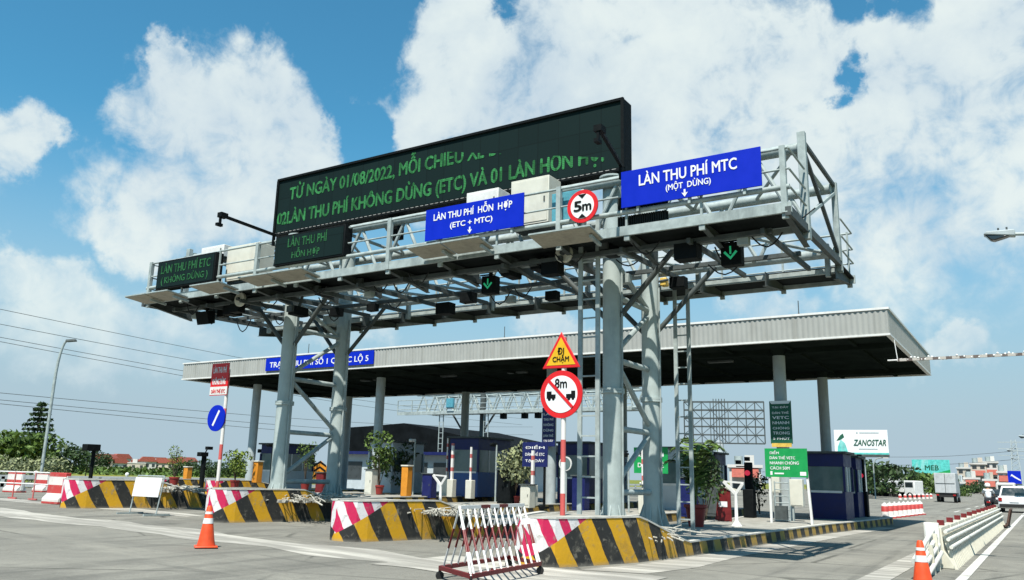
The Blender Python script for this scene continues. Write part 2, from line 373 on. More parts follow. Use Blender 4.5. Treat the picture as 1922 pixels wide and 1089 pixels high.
def road_mat():
    ma = bpy.data.materials.new('worn_asphalt'); ma.use_nodes = True; t = NT(ma.node_tree); b = ma.node_tree.nodes['Principled BSDF']
    co = t.n('ShaderNodeTexCoord').outputs['Object']
    def st(sx, sy, sc, d=6, r=.65, ds=.4):
        mp = t.n('ShaderNodeMapping'); t.put(mp.inputs[0], co); mp.inputs['Scale'].default_value = (sx, sy, 1); return t.noise(mp.outputs[0], sc, d, r, ds)
    big = t.noise(co, .22, 6, .65, .8); fine = t.noise(co, 55, 3, .75); mid = t.noise(co, 3.2, 7, .7, .5); grit = t.noise(co, 14, 5, .75)
    tracks = st(1.5, .06, 1.0); cross = st(.10, 1.1, 1.0, 6, .65, .6); skid = st(.22, 3.0, 1.0, 4, .6, .3)
    c = t.mix(t.ss(big, .3, .7), (.150, .147, .130, 1), (.225, .219, .190, 1))
    c = t.mix(t.m('MULTIPLY', t.ss(tracks, .48, .68), .72), c, (.098, .097, .088, 1))
    c = t.mix(t.m('MULTIPLY', t.ss(cross, .52, .78), .62), c, (.31, .30, .255, 1))
    c = t.mix(t.m('MULTIPLY', t.ss(skid, .60, .74), .45), c, (.075, .075, .070, 1))
    c = t.mix(t.m('MULTIPLY', t.ss(mid, .48, .72), .40), c, (.105, .103, .092, 1))
    c = t.mix(t.m('MULTIPLY', t.ss(grit, .52, .75), .45), c, (.27, .262, .228, 1))
    c = t.mix(t.m('MULTIPLY', t.ss(fine, .40, .72), .50), c, (.085, .084, .076, 1))
    vo = t.n('ShaderNodeTexVoronoi', feature='DISTANCE_TO_EDGE'); t.put(vo.inputs['Vector'], t.vm('ADD', co, (0, 0, 0))); vo.inputs['Scale'].default_value = .26
    crack = t.m('MULTIPLY', t.ss(t.m('ADD', vo.outputs['Distance'], t.m('MULTIPLY', t.m('SUBTRACT', mid, .5), .03)), .016, .0), t.ss(big, .42, .58))
    c = t.mix(t.m('MULTIPLY', crack, .7), c, (.045, .045, .04, 1))
    oil = t.m('MULTIPLY', t.ss(st(.9, .35, .8, 4, .5, .2), .64, .74), .55); c = t.mix(oil, c, (.055, .054, .05, 1))
    t.put(b.inputs['Base Color'], c); b.inputs['Roughness'].default_value = .92; b.inputs['Specular IOR Level'].default_value = .15
    bn = t.n('ShaderNodeBump'); bn.inputs['Strength'].default_value = .5; bn.inputs['Distance'].default_value = .012
    t.put(bn.inputs['Height'], t.m('ADD', fine, t.m('MULTIPLY', grit, .8))); t.put(b.inputs['Normal'], bn.outputs[0])
    return ma
def dust_mat():   # pale cement dust / worn concrete apron
    ma = bpy.data.materials.new('pale_dusty_concrete'); ma.use_nodes = True; t = NT(ma.node_tree); b = ma.node_tree.nodes['Principled BSDF']
    co = t.n('ShaderNodeTexCoord').outputs['Object']
    mp = t.n('ShaderNodeMapping'); t.put(mp.inputs[0], co); mp.inputs['Scale'].default_value = (.25, 2.0, 1)
    n = t.noise(mp.outputs[0], 1.2, 7, .65, .5); f = t.noise(co, 30, 3, .7)
    c = t.mix(t.ss(n, .40, .68), (0.2280, 0.2204, 0.1976, 1), (0.4560, 0.4408, 0.3952, 1)); c = t.mix(t.m('MULTIPLY', f, .3), c, (0.2128, 0.2052, 0.1824, 1))
    t.put(b.inputs['Base Color'], c); b.inputs['Roughness'].default_value = .92; b.inputs['Specular IOR Level'].default_value = .2
    return ma
def field_mat():
    ma = bpy.data.materials.new('field_ground'); ma.use_nodes = True; t = NT(ma.node_tree); b = ma.node_tree.nodes['Principled BSDF']
    co = t.n('ShaderNodeTexCoord').outputs['Object']
    mp = t.n('ShaderNodeMapping'); t.put(mp.inputs[0], co); mp.inputs['Scale'].default_value = (.05, .012, 1); mp.inputs['Rotation'].default_value = (0, 0, R(-32))
    n = t.noise(mp.outputs[0], 1.0, 5, .6, .4); f = t.noise(co, 1.5, 5, .6)
    c = t.mix(t.ss(n, .38, .62), (0.0800, 0.1280, 0.0200, 1), (0.2160, 0.2000, 0.0440, 1)); c = t.mix(t.m('MULTIPLY', f, .4), c, (0.0560, 0.0800, 0.0200, 1))
    t.put(b.inputs['Base Color'], c); b.inputs['Roughness'].default_value = .95; b.inputs['Specular IOR Level'].default_value = .1
    return ma
M['road'] = road_mat(); M['dust'] = dust_mat(); M['field'] = field_mat()
M['line'] = pm('worn_road_paint', (.62, .61, .57), .8, 0, .1, 12, (.25, .245, .22), .75, 2.2)

# ------------------------------------------------------------------ lettering
def text(name, body, x0, x1, z0, z1, y, mat, parent, fit=True, align='C', bold=0.0, clips=(), label=None, depth=.006, shear=0, frm=None):
    """lettering on a face that looks towards -Y, spanning x0..x1 and z0..z1; frm maps (x, y, z) to the world"""
    cu = bpy.data.curves.new(name, 'FONT'); cu.body = body; cu.align_x = 'LEFT'; cu.resolution_u = 3; cu.space_line = .95; cu.shear = shear
    if '\n' in body: cu.align_x = 'CENTER'
    tmp = bpy.data.objects.new('tmp', cu); COL.objects.link(tmp)
    dg = bpy.context.evaluated_depsgraph_get(); me = bpy.data.meshes.new_from_object(tmp.evaluated_get(dg))
    bpy.data.objects.remove(tmp); bpy.data.curves.remove(cu)
    me.name = name
    xs = [v.co.x for v in me.vertices]; ys = [v.co.y for v in me.vertices]
    ax, bx, ay, by = min(xs), max(xs), min(ys), max(ys); sx = (x1 - x0) / (bx - ax); sz = (z1 - z0) / (by - ay)
    for v in me.vertices: v.co = (x0 + (v.co.x - ax) * sx, y - depth, z0 + (v.co.y - ay) * sz)
    bm = bmesh.new(); bm.from_mesh(me)
    if bold:                                        # heavier strokes: shifted copies, each a hair prouder than the last
        base = bm.faces[:]; st = max(depth * .12, .0008)
        for k, (qx, qz) in enumerate(((-1, 0), (1, 0), (0, .8), (0, -.8))):
            g = bmesh.ops.duplicate(bm, geom=base); vs = [e for e in g['geom'] if isinstance(e, bmesh.types.BMVert)]
            bmesh.ops.translate(bm, vec=(qx * bold * sx * 1.1, -st * (k + 1), qz * bold * sz), verts=vs)
    for co_, no_ in clips:
        bmesh.ops.bisect_plane(bm, geom=bm.verts[:] + bm.edges[:] + bm.faces[:], plane_co=co_, plane_no=no_, clear_outer=True)
    g = bmesh.ops.extrude_face_region(bm, geom=bm.faces[:]); bmesh.ops.translate(bm, vec=(0, depth * .8, 0), verts=[e for e in g['geom'] if isinstance(e, bmesh.types.BMVert)])
    bmesh.ops.recalc_face_normals(bm, faces=bm.faces); bm.to_mesh(me); bm.free()
    o = bpy.data.objects.new(name, me); COL.objects.link(o); me.materials.append(mat)
    if frm:
        for v in me.vertices: v.co = frm(v.co)
    if parent is not None:
        t = parent
        while t.parent: t = t.parent
        for v in me.vertices: v.co -= t.location
        o.parent = parent
    return o

# ------------------------------------------------------------------ ground
PROF = [(-2500, -.5), (-75, -.5), (-62, -.3), (-56, .08), (-45, .20), (-30, .36), (-23.3, .32), (-17.7, .22), (-12.5, .13), (-7, 0), (3000, 0)]
def gz(x):
    for (a, za), (b, zb) in zip(PROF[:-1], PROF[1:]):
        if a <= x <= b: return za + (zb - za) * (x - a) / (b - a)
    return 0
def sheet(name, mat, xs, y0, y1, dz, ny=1):
    b = MB(); ys = [y0 + (y1 - y0) * k / ny for k in range(ny + 1)]
    for x in xs:
        for yy in ys: b.v.append((x, yy, gz(x) + dz))
    n = len(ys)
    for i in range(len(xs) - 1):
        for j in range(n - 1): b.face([i * n + j, (i + 1) * n + j, (i + 1) * n + j + 1, i * n + j + 1])
    return tag(b.build(name, mat), kind='structure')
sheet('ground', M['field'], [-2500, -300, -75, -62, -56, -45, -30, -23.3, -17.7, -12.5, -7, 0, 40, 3000], -300, 4000, -.05)
sheet('road', M['road'], [-55, -45, -30, -23.3, -17.7, -12.5, -7, 0, 9], -30, 700, 0, 20)
def patch(name, mat, pts, dz=.004, kind='structure'):
    """ragged flat sheet on the road following its crossfall"""
    b = MB(); b.poly([(x, y, gz(x) + dz) for x, y in pts]); return tag(b.build(name, mat), kind=kind)
def ragged(x0, x1, y0, y1, dz, name, mat, n=26, jit=.22):
    b = MB(); rows = []
    for k in range(n + 1):
        x = x0 + (x1 - x0) * k / n
        a = y0 + noise.noise((x * .6, y0, 3)) * jit * 2; c = y1 + noise.noise((x * .6, y1, 9)) * jit * 2
        rows.append((x, a, c))
    for x, a, c in rows: b.v += [(x, a, gz(x) + dz), (x, c, gz(x) + dz)]
    for k in range(n): b.face([2 * k, 2 * k + 2, 2 * k + 3, 2 * k + 1])
    return tag(b.build(name, mat), kind='structure')
# pale dusty bands that cross the lanes in front of the islands, as worn concrete strips
ragged(-54, -8.6, 11.0, 12.3, .004, 'pale_concrete_strip', M['dust'], 60, .25)
ragged(-54, -19.5, 14.6, 15.4, .004, 'pale_concrete_strip', M['dust'], 40, .2)
ragged(-9.4, -5.2, 10.6, 12.9, .008, 'pale_concrete_strip', M['dust'], 12, .3)
b = MB()
ptsL = [(-6.6, 13.0), (-6.2, 14.6), (-6.05, 17), (-5.85, 21), (-5.65, 28), (-5.2, 34)]
for (x, y), w in zip(ptsL, (.9, .8, .55, .45, .4, .4)): b.v += [(x - .2, y, .005), (x + w, y + .25, .005)]
for k in range(len(ptsL) - 1): b.face([2 * k, 2 * k + 1, 2 * k + 3, 2 * k + 2])
tag(b.build('pale_gutter_strip', M['dust']), kind='structure')
b = MB()
for y0, y1 in ((13.2, 60), (62, 110), (114, 300)): b.box((-1.43, y0, .004), (-1.27, y1, .009))
tag(b.build('lane_line', M['line']), kind='structure')
b = MB().box((-2.75, 13, .004), (-2.3, 40, .008)); tag(b.build('faded_edge_line', M['dust']), kind='structure')
b = MB()
for y in range(60, 300, 9): b.box((-5.1, y, .004), (-4.95, y + 4, .008))
tag(b.build('lane_line', M['line']), kind='structure')

# ------------------------------------------------------------------ traffic islands
def island(xc, w, tip, y1, label, nose=True, hn=.80, kerb=.25, xr=None):
    """long concrete island: rounded, raised nose that slopes down to a kerb; xr = (x, y) points of its right side"""
    z0 = gz(xc); t = thing('toll_island', (xc, tip, z0), label, 'traffic island')
    if nose:
        right = [(0.06, 0.0), (.22, .05), (.36, .18), (.46, .42), (.58, .95), (.80, 2.0), (w / 2 - .1, 3.6), (w / 2, 7), (w / 2 + .03, (y1 - tip) * .55), (w / 2 + .05, y1 - tip - .3), (w / 2 - .25, y1 - tip)]
        if xr: right = [(x - xc, y - tip) for x, y in xr]
    else: right = [(w / 2 - .35, 0), (w / 2, .4), (w / 2, y1 - tip - .4), (w / 2 - .35, y1 - tip)]
    def hz(y):
        if not nose: return kerb
        if y < 2.3: return hn
        if y < 4.3: return hn + (kerb - hn) * (y - 2.3) / 2.0
        return kerb
    def refine(p):
        out = []
        for (a, b_), (c, d) in zip(p[:-1], p[1:]):
            n = max(1, int(math.hypot(c - a, d - b_) / .3))
            out += [(a + (c - a) * k / n, b_ + (d - b_) * k / n) for k in range(n)]
        return out + [p[-1]]
    right = refine(right)
    bb = MB(); s = .05
    top = []
    def side(p, sg):
        s = .08; prev = None
        for x, y in p:
            if prev:
                ds = math.hypot(x - prev[0], y - prev[1]); h0, h1 = hz(prev[1]), hz(y)
                a0, a1 = gz(xc + sg * prev[0]) - .02, gz(xc + sg * x) - .02
                bb.poly([(xc + sg * prev[0], tip + prev[1], a0), (xc + sg * x, tip + y, a1), (xc + sg * x, tip + y, z0 + h1), (xc + sg * prev[0], tip + prev[1], z0 + h0)], 0,
                        [(s, 0), (s + ds, 0), (s + ds, h1), (s, h0)]); s += ds
            prev = (x, y)
    side(right, 1); side(right, -1)
    x0, yy0 = right[0]; bb.poly([(xc - x0, tip + yy0, z0 - .02), (xc + x0, tip + yy0, z0 - .02), (xc + x0, tip + yy0, z0 + hz(0)), (xc - x0, tip + yy0, z0 + hz(0))], 0, [(0, 0), (.08, 0), (.08, hn), (0, hn)])
    x0, yy0 = right[-1]; bb.poly([(xc - x0, tip + yy0, z0 - .02), (xc + x0, tip + yy0, z0 - .02), (xc + x0, tip + yy0, z0 + kerb), (xc - x0, tip + yy0, z0 + kerb)], 0, [(20, 0), (20.1, 0), (20.1, kerb), (20, kerb)])
    bb.build('painted_side', M['hazard'], t)
    tt = MB()
    for (a, y), (c, d) in zip(right[:-1], right[1:]):
        tt.poly([(xc - a, tip + y, z0 + hz(y)), (xc + a, tip + y, z0 + hz(y)), (xc + c, tip + d, z0 + hz(d)), (xc - c, tip + d, z0 + hz(d))])
    tt.build('top_slab', M['concrete'], t)
    kk = MB()
    for sg in (1, -1):
        for (a, y), (c, d) in zip(right[:-1], right[1:]):
            p = [(xc + sg * (a - .14 if a > .2 else a * .4), tip + y, z0 + hz(y) + .004), (xc + sg * (a + .012), tip + y, z0 + hz(y) + .004), (xc + sg * (c + .012), tip + d, z0 + hz(d) + .004), (xc + sg * (c - .14 if c > .2 else c * .4), tip + d, z0 + hz(d) + .004)]
            kk.hexa([(q[0], q[1], q[2] - .01) for q in p] + [(q[0], q[1], q[2] + .022) for q in p])
    kk.build('coping', M['kerbw'], t)
    return t
XR1 = [(-7.52, 12.70), (-7.36, 12.76), (-7.22, 12.94), (-7.10, 13.25), (-6.9, 13.8), (-6.55, 14.95), (-6.38, 16.8), (-6.2, 20.6), (-5.97, 28.5), (-5.55, 33), (-5.3, 37), (-5.7, 38.2)]
island(-7.62, 2.6, 12.72, 38.2, 'nearest long traffic island with red and white nose under the gantry ladder', xr=XR1)
island(-12.45, 2.4, 13.1, 38.5, 'hazard striped island nose just left of the red and white rack barrier')
island(-17.75, 2.4, 14.1, 38.5, 'striped island nose directly behind the orange cone, carrying the blue round sign')
island(-23.9, 2.8, 13.9, 38.5, 'striped island nose behind the blank white board, leftmost of the big noses')
island(-34.6, 2.4, 27.2, 38.5, 'small far striped island nose beside the left gantry column', hn=.68)
island(-42.2, 2.4, 29.5, 40, 'small far striped island nose behind the red and blue sign post', hn=.68)
island(-27.4, 1.8, 27.5, 38.5, 'plain kerbed island carrying a canopy column near the middle booths', nose=False)
def top(x): return {1: gz(-7.62), 2: gz(-12.45), 3: gz(-17.75), 4: gz(-23.9), 5: gz(-34.6), 6: gz(-42.2), 7: gz(-27.4)}[x] + .25

# ------------------------------------------------------------------ near gantry
XL, XR = -21.9, -3.45
YF, YB = 15.9, 18.6
ZB, ZT = 6.47, 7.95
gan = thing('sign_gantry', (-12.6, 17.2, .3), 'big galvanised steel sign gantry on four round columns spanning the toll lanes', 'gantry')
CXB, CXA = -7.65, -17.62
for cx, isl in ((CXB, 1), (CXA, 3)):
    for cy in (16.15, 18.25):
        zb = top(isl) - .02; c = MB().tube((cx, cy, zb), (cx, cy, 8.12), .212, 28)
        c.tube((cx, cy, 8.12), (cx, cy, 8.16), .29, 24)
        col = c.build('column', M['galv2'], gan)
        f = MB().tube((cx, cy, zb), (cx, cy, zb + .04), .46, 24)
        for k in range(8):
            a = k * math.pi / 4 + .2; d = V(math.cos(a), math.sin(a), 0); n = V(-d.y, d.x, 0) * .012; P = V(cx, cy, zb)
            o_ = [P + d * .20 + V(0, 0, .04), P + d * .45 + V(0, 0, .04), P + d * .44 + V(0, 0, .1), P + d * .205 + V(0, 0, .75)]
            f.hexa([q - n for q in o_] + [q + n for q in o_])
        f.build('base_flange', M['galv2'], col)
    z = [5.45, 4.03, 2.56, 1.23]
    for k, zz in enumerate(z): MB().tube((cx, 16.15, zz), (cx, 18.25, zz), .065, 10).build('tie_brace', M['galv'], gan)
    zig = [(16.15, 6.3), (18.25, 5.4), (16.15, 4.1), (18.25, 2.62), (16.15, 1.3)]
    for (a, za), (c, zc) in zip(zig[:-1], zig[1:]): MB().tube((cx, a, za), (cx, c, zc), .06, 10).build('tie_brace', M['galv'], gan)
    for cy in (16.15, 18.25):
        for sg in (1, -1): MB().tube((cx + sg * .18, cy, 4.95), (cx + sg * 1.6, cy + (.1 if cy > 17 else -.1), 6.4), .06, 10).build('knee_brace', M['steel'], gan)
for y in (YF, YB):
    for z, r in ((ZB, .11), (ZT, .115)):
        c = MB().tube((XL, y, z), (XR, y, z), r, 18); c.tube((XL - .03, y, z), (XL, y, z), r + .05, 18); c.tube((XR, y, z), (XR + .03, y, z), r + .05, 18)
        c.build('chord_pipe', M['galv'], gan)
N = 12; xs = [XL + .15 + (XR - XL - .3) * k / N for k in range(N + 1)]
for k in range(N):
    xm = (xs[k] + xs[k + 1]) / 2
    for y in (YF, YB):
        MB().tube((xs[k], y, ZB), (xm, y, ZT), .045, 8).build('lattice_bar', M['galv'], gan)
        MB().tube((xm, y, ZT), (xs[k + 1], y, ZB), .045, 8).build('lattice_bar', M['galv'], gan)
    MB().tube((xs[k], YF, ZB), (xs[k + 1], YB, ZB), .04, 8).build('plan_bracing', M['galv'], gan)
    MB().tube((xs[k + 1], YF, ZT), (xs[k], YB, ZT), .04, 8).build('plan_bracing', M['galv'], gan)
for x in xs[::2]:
    MB().tube((x, YF, ZB), (x, YB, ZB), .05, 8).build('cross_strut', M['galv'], gan)
    MB().tube((x, YF, ZT), (x, YB, ZT), .05, 8).build('cross_strut', M['galv'], gan)
# portal frames closing both ends
for x, sg in ((XR + .06, 1), (XL - .06, -1)):
    MB().box((x - .075, YF - .24, 6.02), (x + .075, YF - .10, 8.2)).build('end_post', M['galv'], gan, .008)
    MB().box((x - .06, YB + .05, 6.3), (x + .06, YB + .17, 8.12)).build('end_post', M['galv'], gan, .008)
    MB().bar((x, YF - .1, 8.05), (x, YB + .1, 8.05), .07).build('end_brace', M['steel'], gan)
    MB().bar((x, YF - .1, 7.9), (x, YB + .05, 6.5), .07).build('end_brace', M['steel'], gan)
    MB().bar((x, YF - .1, 6.5), (x, YB + .05, 7.85), .06).build('end_brace', M['galv'], gan)
    MB().bar((x, 14.35, 6.2), (x, 18.75, 6.28), .10, .16).build('end_beam', M['steel'], gan)
    MB().box((x - .055, YB + .18, 6.1), (x + .055, YB + .26, 6.9)).build('end_post', M['galv'], gan)
# front walkway (nearer the camera) and rear walkway
def walkway(y_in, y_out, zf, front):
    sg = -1 if y_out < y_in else 1
    w = MB(); lo, hi = min(y_in, y_out), max(y_in, y_out); w.box((XL, lo + .03, zf), (XR + .1, hi - .03, zf + .035))
    wo = w.build('walkway', M['walk'], gan)
    MB().box((XL, y_out - .03, zf - .10), (XR + .12, y_out + .03, zf + .09)).build('edge_beam', M['galv'], wo)
    MB().box((XL, y_in - .03, zf - .13), (XR + .1, y_in + .03, zf - .01)).build('edge_beam', M['galv'], wo)
    n = 12
    for k in range(n + 1):
        x = XL + .1 + (XR - XL - .1) * k / n
        c = MB(); yy0, yy1 = y_in + (-sg) * .35, y_out
        pts = [(yy0, zf - .005), (yy1 - sg * .04, zf - .005), (yy1 - sg * .04, zf - .13), (yy0 - (-sg) * .0, zf - .34)]
        c.prism(pts, x - .006, x + .006, 'x')
        c.bar((x, yy0, zf - .34), (x, yy1 - sg * .04, zf - .13), .11, .012, mat=0); c.box((x - .055, min(yy1 - sg * .05, yy1 + sg * .012), zf - .2), (x + .055, max(yy1 - sg * .05, yy1 + sg * .012), zf + .09), 1)
        c.build('bracket', [M['steel'], M['galv']], wo)  # dark steel webs carry the underside shade in their colour; end plates stay galvanised
    rl = MB()
    for z, r in ((zf + 1.12, .026), (zf + .72, .02), (zf + .38, .05 if front else .02)): rl.tube((XL, y_out, z), (XR + .1, y_out, z), r, 10)
    ro = rl.build('railing', M['galv'], gan)
    for k in range(n + 1):
        x = XL + .1 + (XR - XL - .1) * k / n
        big = front and k % 3 == 0
        ww = .05 if big else .022
        MB().box((x - ww, y_out - ww, zf - .1), (x + ww, y_out + ww, zf + 1.16)).build('railing_post', M['galv'], ro)
    for x in (XL, XR + .1):
        e = MB()
        for z in (zf + 1.12, zf + .72, zf + .38): e.tube((x, y_in, z), (x, y_out, z), .02, 8)
        e.build('end_rail', M['galv'], ro)
walkway(15.62, 14.4, 6.28, True)
walkway(18.95, 20.25, 6.22, False)
# hangers of the rear walkway
for k in range(7):
    x = XL + .3 + (XR - XL - .5) * k / 6
    MB().box((x - .05, 18.78, 6.0), (x + .05, 18.9, 6.75)).build('hanger', M['galv'], gan)
# lower service tray under the truss
MB().box((XL + .6, 15.35, 6.1), (XR - .6, 15.47, 6.2)).build('cable_tray', M['galv'], gan)
# ladders
def ladder(x, y, z0, z1, w=.42):
    l = MB()
    for dx in (-w / 2, w / 2): l.bar((x + dx, y, z0), (x + dx, y, z1), .09, .05)
    lo = l.build('ladder', M['galv'], gan); z = z0 + .35
    while z < z1 - .1: MB().bar((x - w / 2 + .03, y, z), (x + w / 2 - .03, y, z), .035, .03).build('rung', M['galv'], lo); z += .40
ladder(-7.66, 15.05, top(1) + .12, 6.9, .40)
ladder(-7.28, 19.35, top(1), 6.3, .34)
# ribbed infill panels at the ladder head
g_ = MB()
for z0_, z1_ in ((6.36, 6.62), (6.7, 7.02)):
    for k in range(22): x = -6.75 + k * .047; g_.box((x, 14.5, z0_), (x + .03, 14.55, z1_))
    g_.box((-6.76, 14.55, z0_ + .01), (-5.70, 14.565, z1_ - .01))
g_.build('ribbed_panel', M['walk'], gan)
# cables looped along the truss
cb = MB()
for k in range(26):
    x = XL + .8 + k * .69; d = random.uniform(.08, .3)
    cb.path([(x, 15.5, 6.55), (x + .2, 15.45, 6.5 - d), (x + .45, 15.48, 6.45 - d * .7), (x + .69, 15.5, 6.55)], .014, 5)
cb.build('cabling', M['rubber'], gan)

# hardware slung below the truss: inner service walkway, junction boxes, looping cables, conduits on the columns
for y, z in ((15.0, 6.02), (17.2, 6.12)): MB().box((XL + .5, y - .05, z), (XR - .4, y + .05, z + .09)).build('service_beam', M['steel'], gan)
for k in range(13):
    x = XL + .9 + k * 1.42; MB().bar((x, 14.75, 6.02), (x, 18.4, 6.12), .07, .10).build('service_joist', M['steel'], gan)
for k in range(16):
    x = XL + 1.0 + k * 1.1 + random.uniform(-.25, .25); y = random.choice([15.1, 15.5, 16.8, 17.6]); q = random.uniform(.1, .24)
    MB().box((x - q, y - q * .7, 6.02 - q * 1.3), (x + q, y + q * .7, 6.04)).build('junction_box', M['black' if k % 3 else 'galv'], gan, .008)
for k in range(22):
    x = XL + .8 + k * .80 + random.uniform(-.2, .2); w_ = random.uniform(.3, .7); d = random.uniform(.12, .4); y = random.choice([14.7, 15.2, 15.7, 17.0])
    MB().path([(x + w_ * f_, y + .1 * f_, 6.1 - d * math.sin(math.pi * f_)) for f_ in (0, .15, .3, .5, .7, .85, 1)], .016, 5).build('hanging_cable', M['rubber'], gan)
for cx in (CXB, CXA):
    for cy in (16.15, 18.25):
        MB().tube((cx + .245, cy - .04, .62), (cx + .245, cy - .04, 6.0), .022, 8).build('conduit', M['galv'], gan)
        MB().tube((cx, cy, 3.28), (cx, cy, 3.33), .255, 24).tube((cx, cy, 3.335), (cx, cy, 3.385), .255, 24).build('joint_flange', M['galv2'], gan)
# ---- big message board
led = thing('led_message_board', (-12.9, 16.2, 8.2), 'wide dark LED message board with green scrolling lines on top of the gantry', 'message board')
SX0, SX1, SZ0, SZ1, SY = -18.5, -7.28, 8.24, 9.96, 16.0
MB().box((SX0, SY + .02, SZ0 - .02), (SX1, SY + .42, SZ1)).build('cabinet', M['black'], led, .015)
MB().box((SX0 + .06, SY, SZ0 + .05), (SX1 - .06, SY + .03, SZ1 - .05)).build('screen', M['screen'], led)
fr = MB(); fr.box((SX0, SY - .05, SZ1 - .05), (SX1, SY + .02, SZ1 + .012)); fr.box((SX0, SY - .06, SZ0 - .03), (SX1, SY + .02, SZ0 + .05)); fr.box((SX1 - .06, SY - .05, SZ0 + .05), (SX1 + .012, SY + .02, SZ1 - .05)); fr.box((SX0 - .012, SY - .05, SZ0 + .05), (SX0 + .06, SY + .02, SZ1 - .05)); fr.build('frame', M['black'], led)
MB().box((SX0 + .15, SY - .066, SZ0 + .02), (SX1 - .15, SY - .06, SZ0 + .03)).build('edge_strip', M['dash'], led)
for x in (-14.05, -9.0): MB().box((x - .16, 16.1, 7.6), (x + .16, 16.4, SZ0 - .02)).build('support_leg', M['black'], led)
MB().box((-18.1, 16.15, 8.0), (-17.6, 16.35, 8.24)).build('support_leg', M['black'], led)
scr = led
pA, pB = AY(800, 300, SY).x, AY(1105, 300, SY).x
zA, zB = SZ0 + .90 * 1.72, SZ0 + .27 * 1.72
cn = Vector((-(zB - zA), 0, (pB - pA))).normalized()
clip = ((pA, SY, zA), cn)
ltx = lambda px: AY(px, 380, SY).x
text('lettering', 'TỪ NGÀY 01/08/2022, MỖI CHIỀU XE ĐI', ltx(543), ltx(938), 9.20, 9.83, SY, M['ledgreen'], led, bold=.030, clips=(clip,))
text('lettering', '02LÀN THU PHÍ KHÔNG DỪNG (ETC) VÀ 01 LÀN HỖN HỢP', ltx(524), ltx(1143), 8.42, 9.10, SY, M['ledgreen'], led, bold=.034,
     clips=(clip, ((ltx(520), SY, 8.60), Vector((-.22, 0, -1)).normalized())))
# camera arms watching the screens
def cam_arm(x, z, tipdx, label):
    t = thing('screen_monitor', (x, 14.4, z), label, 'camera', 'monitoring arms in front of the message board')
    MB().bar((x, 14.38, z - .3), (x, 14.38, z + .03), .06).bar((x, 14.4, z), (x + tipdx, 12.75, z + .05), .065).build('arm', M['black'], t)
    MB().cbox((x + tipdx, 12.72, z + .06), (.16, .2, .12)).cbox((x + tipdx, 12.66, z - .08), (.05, .05, .2)).cbox((x + tipdx, 12.64, z - .2), (.09, .16, .07)).build('camera', M['black'], t)
cam_arm(-16.62, 7.58, .0, 'thin black camera arm jutting out left of the message board')
cam_arm(-6.62, 7.66, .35, 'thin black camera arm in front of the message board, right end')

# ---- small LED signs on the front rail
def led_sign(x0, x1, z0, z1, lines, label, y=14.25, dep=.28):
    t = thing('led_lane_sign', ((x0 + x1) / 2, y, z0), label, 'LED sign', 'LED lane signs on the gantry rail')
    MB().box((x0, y + .012, z0), (x1, y + dep, z1)).build('cabinet', M['black'], t, .012)
    MB().box((x0 + .05, y, z0 + .05), (x1 - .05, y + .02, z1 - .05)).build('screen', M['screen'], t)
    for (s, a, b_, c, d) in lines:
        text('lettering', s, x0 + (x1 - x0) * a, x0 + (x1 - x0) * b_, z0 + (z1 - z0) * c, z0 + (z1 - z0) * d, y, M['leddim'], t, bold=.02)
    return t
led_sign(-21.3, -18.75, 6.52, 7.36, [('LÀN THU PHÍ ETC', .08, .93, .54, .90), ('( KHÔNG DỪNG )', .10, .90, .12, .48)], 'small LED sign at the far left end of the gantry reading ETC')
led_sign(-16.4, -13.95, 6.66, 7.46, [('LÀN THU PHÍ', .20, .76, .56, .92), ('HỖN HỢP', .27, .67, .12, .50)], 'small LED sign hanging below the left corner of the message board')
# ---- blue lane signs
def down_arrow(mb, x, z, s, y):
    mb.prism([(x - .12 * s, z + s * .5), (x + .12 * s, z + s * .5), (x + .12 * s, z), (x + .42 * s, z + .1 * s), (x, z - .5 * s), (x - .42 * s, z + .1 * s), (x - .12 * s, z)], y - .006, y - .001, 'y'); return mb
def blue_sign(x0, x1, z0, z1, l1, l2, label, y=14.26):
    t = thing('lane_sign', ((x0 + x1) / 2, y, z0), label, 'lane sign', 'blue lane signs on the gantry rail')
    MB().box((x0, y, z0), (x1, y + .03, z1)).build('panel', M['blue'], t, .004)
    for f in (.12, .5, .88): x = x0 + (x1 - x0) * f; MB().box((x - .025, y + .03, z0 - .1), (x + .025, y + .11, z1 - .05)).build('mounting_bracket', M['galv'], t)
    w, h = x1 - x0, z1 - z0
    text('lettering', l1[0], x0 + w * l1[1], x0 + w * l1[2], z0 + h * l1[3], z0 + h * l1[4], y, M['wtext'], t, bold=.018)
    text('lettering', l2[0], x0 + w * l2[1], x0 + w * l2[2], z0 + h * l2[3], z0 + h * l2[4], y, M['wtext'], t, bold=.018)
    down_arrow(MB(), x0 + w * .475, z0 + h * .13, h * .2, y).build('arrow_mark', M['wtext'], t)
blue_sign(-6.56, -3.80, 6.71, 7.46, ('LÀN THU PHÍ MTC', .14, .84, .53, .90), ('(MỘT  DỪNG)', .34, .66, .22, .48), 'blue sign board for the MTC single stop lane at the right end of the gantry')
blue_sign(-11.45, -8.82, 6.68, 7.42, ('LÀN THU PHÍ  HỖN  HỢP', .09, .89, .55, .93), ('(ETC + MTC)', .27, .70, .24, .46), 'blue sign board for the mixed lane in the middle of the gantry rail')
